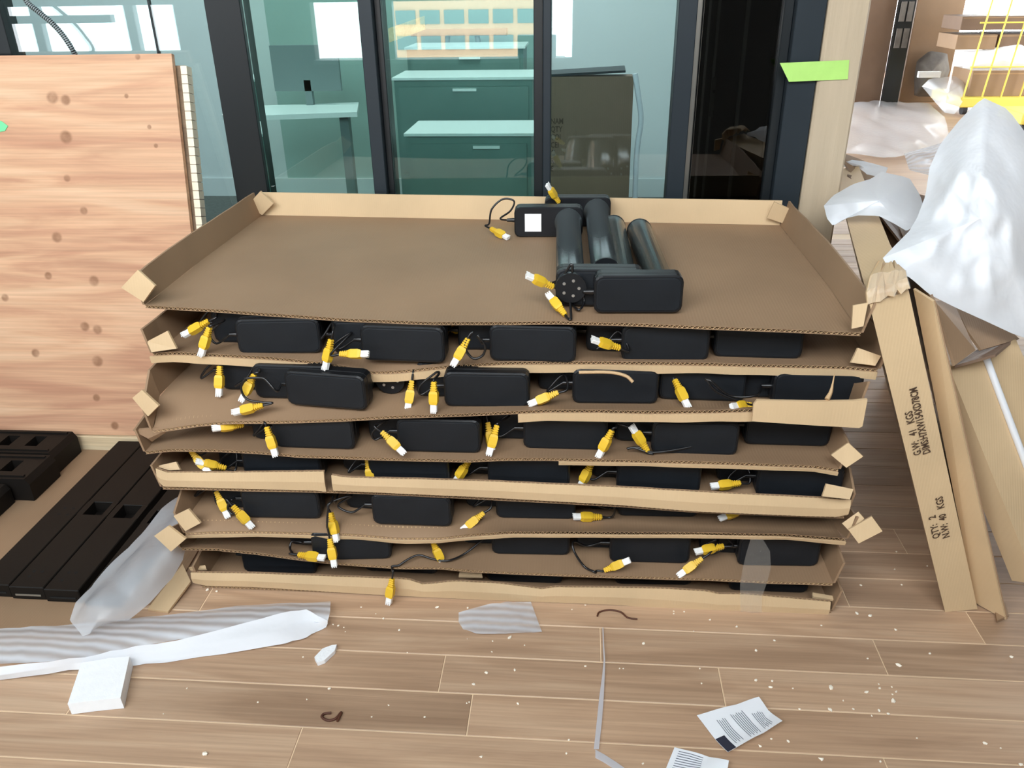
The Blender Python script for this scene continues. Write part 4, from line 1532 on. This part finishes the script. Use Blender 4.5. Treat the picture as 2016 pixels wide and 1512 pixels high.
# crumbs of foam
cr_me = []
for s in range(4):
    r = random.Random(s)
    import bmesh
    bm = bmesh.new()
    bmesh.ops.create_icosphere(bm, subdivisions=1, radius=1.0)
    for v in bm.verts:
        v.co *= r.uniform(0.6, 1.25)
        v.co.z = v.co.z*0.7+0.7
    me = bpy.data.meshes.new('foam_crumb')
    bm.to_mesh(me)
    bm.free()
    me.materials.append(M['crumb'])
    cr_me.append(me)
CR = [(403, 1486, 8), (368, 1356, 3), (508, 1383, 3), (322, 1406, 2.5), (648, 1357, 5), (604, 1378, 3), (597, 1294, 3), (656, 1230, 3), (666, 1233, 4), (677, 1236, 2.5), (680, 1244, 2), (711, 1196, 3), (755, 1219, 4), (740, 1209, 2),
      (786, 1241, 4), (860, 1197, 6), (921, 1198, 4), (925, 1217, 4), (962, 1222, 6), (1003, 1257, 7), (970, 1263, 3), (1033, 1271, 3), (968, 1284, 3), (920, 1258, 2), (958, 1326, 6), (1014, 1320, 5), (932, 1349, 6), (919, 1385, 3), (924, 1383, 3),
      (1020, 1386, 5), (836, 1413, 4), (765, 1389, 3), (732, 1412, 3), (802, 1285, 2.5), (1126, 1201, 3), (1152, 1192, 3), (1267, 1268, 6), (1152, 1312, 4), (1220, 1317, 3), (1227, 1317, 3), (1381, 1346, 3), (1397, 1221, 4), (1378, 1317, 3),
      (1450, 1235, 5), (1326, 1204, 3), (1326, 1209, 3), (1347, 1205, 3), (1366, 1244, 3), (1524, 1262, 4), (1488, 1282, 5), (1617, 1232, 3), (1687, 1209, 6), (1712, 1214, 6), (1763, 1241, 4), (1708, 1297, 3), (1768, 1311, 8), (1830, 1288, 4), (1991, 1295, 5),
      (1488, 1340, 5), (1516, 1354, 6), (1520, 1342, 4), (1561, 1356, 3), (1635, 1355, 8), (1705, 1364, 6), (1730, 1348, 3), (1732, 1356, 4), (1755, 1353, 3), (1764, 1363, 4), (1757, 1368, 3), (1759, 1382, 8), (1633, 1399, 7), (1660, 1380, 3), (1680, 1397, 4), (1731, 1400, 5),
      (1748, 1407, 5), (1716, 1410, 3), (1574, 1397, 4), (1552, 1460, 5), (1518, 1456, 4), (1496, 1470, 5), (1805, 1454, 3), (1938, 1464, 6), (1970, 1474, 3), (1616, 1496, 7), (1733, 1500, 4), (2008, 1506, 6), (1120, 1458, 4), (947, 1491, 5), (1115, 1484, 4), (1265, 1504, 4),
      (1765, 1087, 3), (1761, 1122, 3.5), (1694, 1153, 4), (1825, 1115, 3), (1775, 1152, 3), (1659, 1065, 3), (365, 1160, 4), (408, 1163, 6), (427, 1165, 4), (350, 1168, 3)]
for k, (px, py, r) in enumerate(CR):
    p = atz(px, py, 0.0)
    s = r*0.62*(p-CAM).length/FPX
    o = bpy.data.objects.new('foam_crumb', cr_me[k % 4])
    COL.objects.link(o)
    o.location = (p.x, p.y, 0.0)
    o.scale = (s*1.1, s*0.9, s*0.8)
    o.rotation_euler = (0, 0, k*1.7)
    tag(o, 'tiny white foam crumb scattered on the wooden floor', 'foam crumb', 'foam crumbs on the floor')

# ---------------------------------------------------------------- leaning cartons at the right
cz = empty('carton', (0.94, 1.57, 0.0))
tag(cz, 'narrow taped carton with stamped weights leaning against the tray stack', 'carton')
b0, b1 = Vector((0.900, 1.565, 0.0)), Vector((0.978, 1.575, 0.004))
tA, tB = aty(1712, 600, 1.60), aty(1789, 572, 1.615)
dep = Vector((0.275, 1.27, 0.0))
V = [b0, b1, tB, tA]
V2 = [b0+dep, b1+dep, tB+dep, tA+dep]
MB().add(V+V2, [(0, 1, 2, 3), (5, 4, 7, 6), (4, 0, 3, 7), (1, 5, 6, 2), (3, 2, 6, 7), (4, 5, 1, 0)]).build('body', M['card_out'], cz)
fn = (b1-b0).cross(tA-b0).normalized()
if fn.y > 0:
    fn = -fn


def on_face(px, py, off=0.0012):
    return atplane(px, py, b0+fn*off, fn)


def face_text(s, p0, p1, h):
    """baseline from photo point p0 to p1, height h px is scaled to fit the length"""
    A, B = on_face(*p0), on_face(*p1)
    me = text_mesh(s, 1.0)
    w = max(v.co.x for v in me.vertices)-min(v.co.x for v in me.vertices)
    L = (B-A).length
    u = (B-A).normalized()
    v = fn.cross(u).normalized()
    sx = L/(w*h)
    text_on(s, h, A, u, v, 'stamp', cz, sx)


face_text('QTY:   2', (1850.5, 1058), (1841.5, 1014), 0.0235)
face_text('N.W:  40   KGS', (1870, 1057), (1855.5, 977), 0.0235)
face_text('G.W:   41   KGS', (1814, 894), (1795.5, 808), 0.0235)
face_text('DIMS:H7XW154XD78CM', (1832, 891), (1805, 762), 0.0235)
# crumpled taped top corner
tc_ = []
for k, (a, b, c, d, Y) in enumerate(((1708, 600, 1792, 568, 1.598), (1706, 575, 1785, 548, 1.605), (1712, 540, 1782, 535, 1.64), (1728, 512, 1770, 520, 1.70))):
    A, B = aty(a, b, Y), aty(c, d, Y)
    tc_.append([A.lerp(B, j/10)+Vector((0, 0.012*noise.noise(Vector((j*0.9, k*2.1, 5))), 0.012*noise.noise(Vector((j*0.8, k*1.7, 1))))) for j in range(11)])
MB().grid(tc_, (0, 0.006, -0.003), smooth=False).build('crumpled_corner', M['card_out'], cz)
tt = [[p+Vector((0, -0.003, 0.002)) for p in r] for r in tc_[:3]]
MB().grid(tt).build('clear_tape', M['cleartape'], cz)
# opened second carton just behind: a standing flap strip
q = [Vector((0.985, 1.60, 0.004)), Vector((1.030, 1.545, 0.004)), aty(1838, 592, 1.66), aty(1800, 568, 1.70)]
r2 = empty('carton', (1.0, 1.6, 0.0))
tag(r2, 'opened flattened carton standing right behind the stamped carton', 'carton')
chip(MB(), q, 0.007).build('front_flap', M['card_out'], r2)
q2 = [q[1]+Vector((0.004, 0, 0)), q[2]+Vector((0.004, 0, 0)), q[2]+dep*0.9+Vector((0.02, 0, -0.02)), q[1]+dep*0.9+Vector((0.02, 0, 0))]
n2 = (q2[1]-q2[0]).cross(q2[2]-q2[0]).normalized()
MB().prism(q2, n2*0.006).build('side_panel', M['card_in'], r2)
q3 = [atz(1962, 1226, 0.004), atz(1985, 1215, 0.004), atz(1978, 1190, 0.004), atz(1955, 1190, 0.004)]
MB().prism(q3, (0, 0, 0.006)).build('bottom_tab', M['card_in'], r2)
# dark brown flap
q = [aty(1838, 594, 1.72), aty(1872, 590, 1.80), aty(1918, 690, 1.72), aty(1878, 720, 1.66)]
fl_ = chip(MB(), q, 0.006).build('cardboard_flap', M['card_in'])
tag(fl_, 'brown cardboard flap folded between the right cartons', 'cardboard')
# broad carton at far right with white foam strip
r3 = empty('carton', (1.35, 1.75, 0.0))
tag(r3, 'broad pale carton with a white foam strip at the right edge', 'carton')
c0, c1, c2, c3 = aty(1868, 722, 1.72), aty(2000, 668, 1.84), aty(2200, 1300, 1.62), aty(2030, 1115, 1.56)
nn = (c1-c0).cross(c3-c0).normalized()
if nn.y > 0:
    nn = -nn
c2 = atplane(2170, 1060, c0, nn)
c3 = atplane(2040, 1150, c0, nn)
MB().prism([c0, c1, c2, c3], -nn*0.060).build('body', M['card_out'], r3)
fsx = [(1940, 700), (1966, 770), (1996, 850), (2030, 940)]
MB().tube([atplane(a, b, c0+nn*0.006, nn) for a, b in fsx], 0.008, 8).build('foam_strip', M['foam'], r3)
# crumpled cardboard around the heap
q = [aty(1872, 594, 1.85), aty(1950, 620, 1.88), aty(2005, 668, 1.86), aty(1930, 690, 1.76), aty(1905, 655, 1.78)]
tag(chip(MB(), q, 0.006).build('cardboard_flap', M['card_in']), 'creased cardboard flap just below the white foam heap', 'cardboard')
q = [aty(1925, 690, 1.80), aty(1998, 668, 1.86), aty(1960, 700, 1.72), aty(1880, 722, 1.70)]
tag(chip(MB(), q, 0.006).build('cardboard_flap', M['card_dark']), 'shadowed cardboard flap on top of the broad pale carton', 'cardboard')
# flat cartons receding behind, under the foam
q = [aty(1650, 300, 3.00), aty(1700, 318, 2.95), aty(1800, 460, 2.30), aty(1760, 490, 2.20)]
tag(chip(MB(), q, 0.007).build('cardboard_sheet', M['card_in']), 'long cardboard panel receding behind the stamped carton', 'cardboard')
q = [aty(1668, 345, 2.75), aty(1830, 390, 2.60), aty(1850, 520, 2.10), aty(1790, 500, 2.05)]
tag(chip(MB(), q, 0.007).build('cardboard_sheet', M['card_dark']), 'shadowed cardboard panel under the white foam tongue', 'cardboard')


# white foam heap: crumpled cloth from polar outline ------------------------------


def heap(outline, centre, Yc, Ye, bulge, seed, nr=22, na=72, crease=0.05):
    """outline in photo points; the surface swells from the rim depth Ye towards the middle Yc"""
    n = len(outline)
    P = []
    for j in range(na):
        s = j/na*n
        a = int(s)
        g = s-a
        o0, o1 = outline[a % n], outline[(a+1) % n]
        ox, oy = o0[0]*(1-g)+o1[0]*g, o0[1]*(1-g)+o1[1]*g
        ye = (o0[2]*(1-g)+o1[2]*g) if len(o0) > 2 else Ye
        row = []
        for i in range(nr+1):
            r = i/nr
            px = centre[0]+(ox-centre[0])*r
            py = centre[1]+(oy-centre[1])*r
            Y = Yc+(ye-Yc)*r**1.6
            w = (1-r**3)
            c1_ = abs(noise.noise(Vector((px*0.009+py*0.003, py*0.007-px*0.004, seed))))
            c2_ = abs(noise.noise(Vector((px*0.024+py*0.012, py*0.018-px*0.010, seed+5))))*0.7
            Y += crease*w*(c1_*1.3+c2_*0.6)*min(1.0, 0.35+r*2.2)-bulge*w*0.3
            row.append(aty(px, py, Y))
        P.append(row)
    P.append(P[0])
    return MB().grid(P)


h1 = heap([(1738, 508, 1.75), (1765, 480, 1.8), (1790, 455, 1.86), (1805, 430, 1.92), (1822, 385, 1.98), (1830, 330, 2.04), (1850, 285, 2.10), (1890, 235, 2.14), (1935, 192, 2.16), (1985, 215, 2.14), (2040, 290, 2.08), (2090, 420, 2.0), (2090, 560, 1.92), (2070, 680, 1.85),
           (2000, 660, 1.78), (1940, 632, 1.75), (1880, 605, 1.72), (1830, 580, 1.70), (1790, 545, 1.70), (1755, 538, 1.70)], (1930, 430), 1.80, 2.0, 0.12, 3, crease=0.065)
tag(h1.build('foam_heap', M['foam']), 'large crumpled heap of white foam sheet on the right cartons', 'foam sheet')
h2 = heap([(1622, 405, 2.30), (1640, 385, 2.35), (1680, 362, 2.45), (1715, 352, 2.5), (1735, 338, 2.5), (1790, 350, 2.45), (1812, 385, 2.3), (1822, 420, 2.15), (1800, 445, 2.05), (1785, 455, 2.0), (1760, 440, 2.05), (1730, 425, 2.1), (1690, 424, 2.15), (1665, 430, 2.2), (1640, 445, 2.22), (1628, 430, 2.25)], (1730, 395), 2.16, 2.2, 0.05, 11, nr=14, na=60, crease=0.08)
tag(h2.build('foam_tongue', M['foam']), 'curled tongue of white foam reaching left towards the post', 'foam sheet')
h3 = heap([(1643, 312, 3.0), (1670, 310, 3.0), (1720, 322, 2.9), (1748, 330, 2.8), (1740, 350, 2.7), (1700, 342, 2.8), (1660, 328, 2.95), (1643, 328, 3.0)], (1695, 326), 2.82, 2.9, 0.02, 21, nr=8, na=40, crease=0.02)
tag(h3.build('foam_strip', M['foam']), 'narrow white foam strip behind the beige post', 'foam sheet')
h4 = heap([(1780, 302, 2.8), (1840, 285, 2.8), (1900, 265, 2.8), (1900, 330, 2.7), (1830, 345, 2.6), (1790, 335, 2.65)], (1835, 315), 2.68, 2.7, 0.04, 31, nr=10, na=40, crease=0.05)
tag(h4.build('foam_sheet', M['foam_thin']), 'grey translucent foam sheet behind the white heap', 'foam sheet')

# ---------------------------------------------------------------- far corner of the hall


def px_box(name, x0, x1, ytop, ybot, Y, depth, m, label, cat, group=None, z0=None):
    A, B = aty(x0, ybot, Y), aty(x1, ytop, Y)
    zz = A.z if z0 is None else z0
    b = MB().bevbox((A.x, Y, zz), (max(B.x, aty(x1, ybot, Y).x), Y+depth, B.z), 0.004)
    o = b.build(name, M[m])
    if label:
        tag(o, label, cat, group)
    return o


def carton(x0, x1, ytop, ybot, Y, depth, m, label, z0=None, group=None):
    A, B = aty(x0, ybot, Y), aty(x1, ytop, Y)
    zz = A.z if z0 is None else z0
    xr = aty(x1, ybot, Y).x
    root = empty('carton', ((A.x+xr)/2, Y+depth/2, zz))
    tag(root, label, 'carton', group)
    MB().bevbox((A.x, Y, zz), (xr, Y+depth, B.z), 0.004).build('body', M[m], root)
    MB().box2((A.x+0.01, Y-0.004, zz+(B.z-zz)*0.86), (xr-0.01, Y, zz+(B.z-zz)*0.90)).build('tape_seam', M['card_edge'], root)
    return root


carton(1655, 1733, -40, 196, 10.2, 0.6, 'card_dark', 'large brown carton standing behind the beige post', z0=0.0)
ds = empty('dark_screen', (3.6, 10.1, 0.0))
tag(ds, 'dark gridded screen between the far cartons', 'screen')
A, B = aty(1737, 196, 10.1), aty(1768, 196, 10.1)
MB().box2((A.x, 10.1, 0), (B.x, 10.16, 1.6)).build('frame', M['frame_dk'], ds)
for r in range(4):
    for c in range(2):
        x = A.x+0.02+c*(B.x-A.x-0.02)/2
        z = 0.62+r*0.27
        MB().box2((x, 10.085, z), (x+(B.x-A.x)/2-0.03, 10.10, z+0.20)).build('pane', M['greybag'], ds)
carton(1772, 1862, -40, 188, 10.4, 0.5, 'card_in', 'tall tan carton beyond the beige post', z0=0.0)
gb = heap([(1800, 150, 10.3), (1805, 120, 10.3), (1830, 100, 10.3), (1865, 105, 10.3), (1870, 140, 10.3), (1850, 190, 10.3), (1800, 190, 10.3)], (1835, 140), 10.1, 10.3, 0.1, 41, nr=8, na=30, crease=0.15)
tag(gb.build('grey_bag', M['greybag']), 'grey bundled bag in front of the tall tan carton', 'bag')
tag(MB().box2(tuple(aty(1808, 153, 10.0)), tuple(aty(1850, 140, 10.05))).build('white_box', M['eps']), 'flat white box lying on the grey bag', 'box')
tag(MB().box2(tuple(aty(1854, 86, 9.9)), tuple(aty(1875, 73, 9.96))).build('white_box', M['eps']), 'small white label box above the grey bag', 'box')
pl = heap([(1815, 170, 9.8), (1830, 155, 9.8), (1880, 150, 9.8), (1900, 160, 9.6), (1895, 200, 9.3), (1880, 225, 9.0), (1860, 222, 9.0), (1840, 200, 9.5)], (1865, 185), 9.2, 9.5, 0.1, 51, nr=10, na=36, crease=0.2)
tag(pl.build('plastic_wrap', M['poly']), 'crumpled clear plastic wrap beside the yellow cart', 'plastic wrap')
# yellow wire cart
YC = 9.3
ct = empty('wire_cart', (4.8, YC, 0.0))
tag(ct, 'yellow wire cage cart loaded with cartons', 'cart')
zb_ = aty(1950, 192, YC).z
A, B = aty(1893, 192, YC), aty(2090, 192, YC)
MB().bevbox((A.x, YC, zb_-0.10), (B.x, YC+0.8, zb_), 0.008).build('base', M['yellowpaint'], ct)
ztop = aty(1950, -60, YC).z
xs_ = [A.x+0.02+k*0.19 for k in range(7)]
for x in xs_:
    MB().tube([(x, YC+0.01, zb_), (x+0.10, YC+0.01, ztop)], 0.009, 6).build('wire', M['yellowpaint'], ct)
for k in range(3):
    z = zb_+0.30+k*0.42
    MB().tube([(A.x+0.02, YC-0.004, z), (B.x, YC-0.004, z)], 0.008, 6).build('wire', M['yellowpaint'], ct)
for x in (A.x+0.08, A.x+0.75):
    c = Vector((x, YC+0.08, max(0.06, (zb_-0.10)/2)))
    MB().tube([c+Vector((-0.02, 0, 0)), c+Vector((0.02, 0, 0))], max(0.055, (zb_-0.10)/2), 14).build('caster', M['rubber'], ct)
k = 0
for (x0, x1, y0, y1, m, lb) in ((1905, 2080, 138, 190, 'card_in', 'tan carton at the bottom of the yellow cart'), (1880, 1958, 68, 98, 'card_in', 'left tan carton on the middle level of the yellow cart'),
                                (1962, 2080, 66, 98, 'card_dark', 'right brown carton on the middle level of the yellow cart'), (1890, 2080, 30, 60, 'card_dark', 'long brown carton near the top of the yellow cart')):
    carton(x0, x1, y0, y1, YC+0.1+0.02*k, 0.5, m, lb)
    k += 1
for (ol, c, lb) in (([(1895, 100), (1940, 98), (2020, 80), (2080, 100), (2080, 135), (1960, 137), (1895, 135)], (1970, 118), 'white foam wrapped layer on the yellow cart'),
                    ([(1905, 30), (1930, 12), (1960, -20), (2080, -20), (2080, 30), (1980, 32)], (2000, 8), 'grey foam sheet on top of the yellow cart')):
    hh = heap([(a, b, YC+0.15) for a, b in ol], c, YC+0.06, YC+0.15, 0.05, 61+c[1], nr=8, na=36, crease=0.08)
    tag(hh.build('foam_wrap', M['foam'] if 'white' in lb else M['foam_thin']), lb, 'foam sheet')
# plastic film on the far floor
f5 = px_sheet('film', [[(1655, 205), (1720, 200), (1830, 205)], [(1655, 230), (1740, 240), (1860, 232)], [(1650, 270), (1750, 285), (1870, 275)], [(1648, 300), (1740, 312), (1850, 300)]], None,
              lambda u, v: 0.02+0.03*abs(math.sin(u*4+v*3)), noise_amp=0.05, nf=3, seed=8)
tag(f5.build('floor_film', M['poly']), 'wrinkled plastic film spread on the bright far floor', 'plastic film')
# yellow hand truck at the right edge
ht = empty('hand_truck', (3.6, 7.2, 0.0))
tag(ht, 'yellow hand truck cut off by the right picture edge', 'hand truck')
p0 = atz(2004, 268, 0.0)
MB().bevbox((p0.x, p0.y, 0.10), (p0.x+0.5, p0.y+0.5, 0.20), 0.01).build('deck', M['yellowpaint'], ht)
MB().tube([(p0.x+0.05, p0.y+0.05, 0.20), (p0.x+0.10, p0.y+0.05, 0.66), (p0.x+0.2, p0.y+0.05, 0.72)], 0.02, 8).build('handle', M['yellowpaint'], ht)
MB().tube([(p0.x+0.03, p0.y+0.06, 0.05), (p0.x+0.08, p0.y+0.06, 0.05)], 0.05, 14).build('caster', M['rubber'], ht)
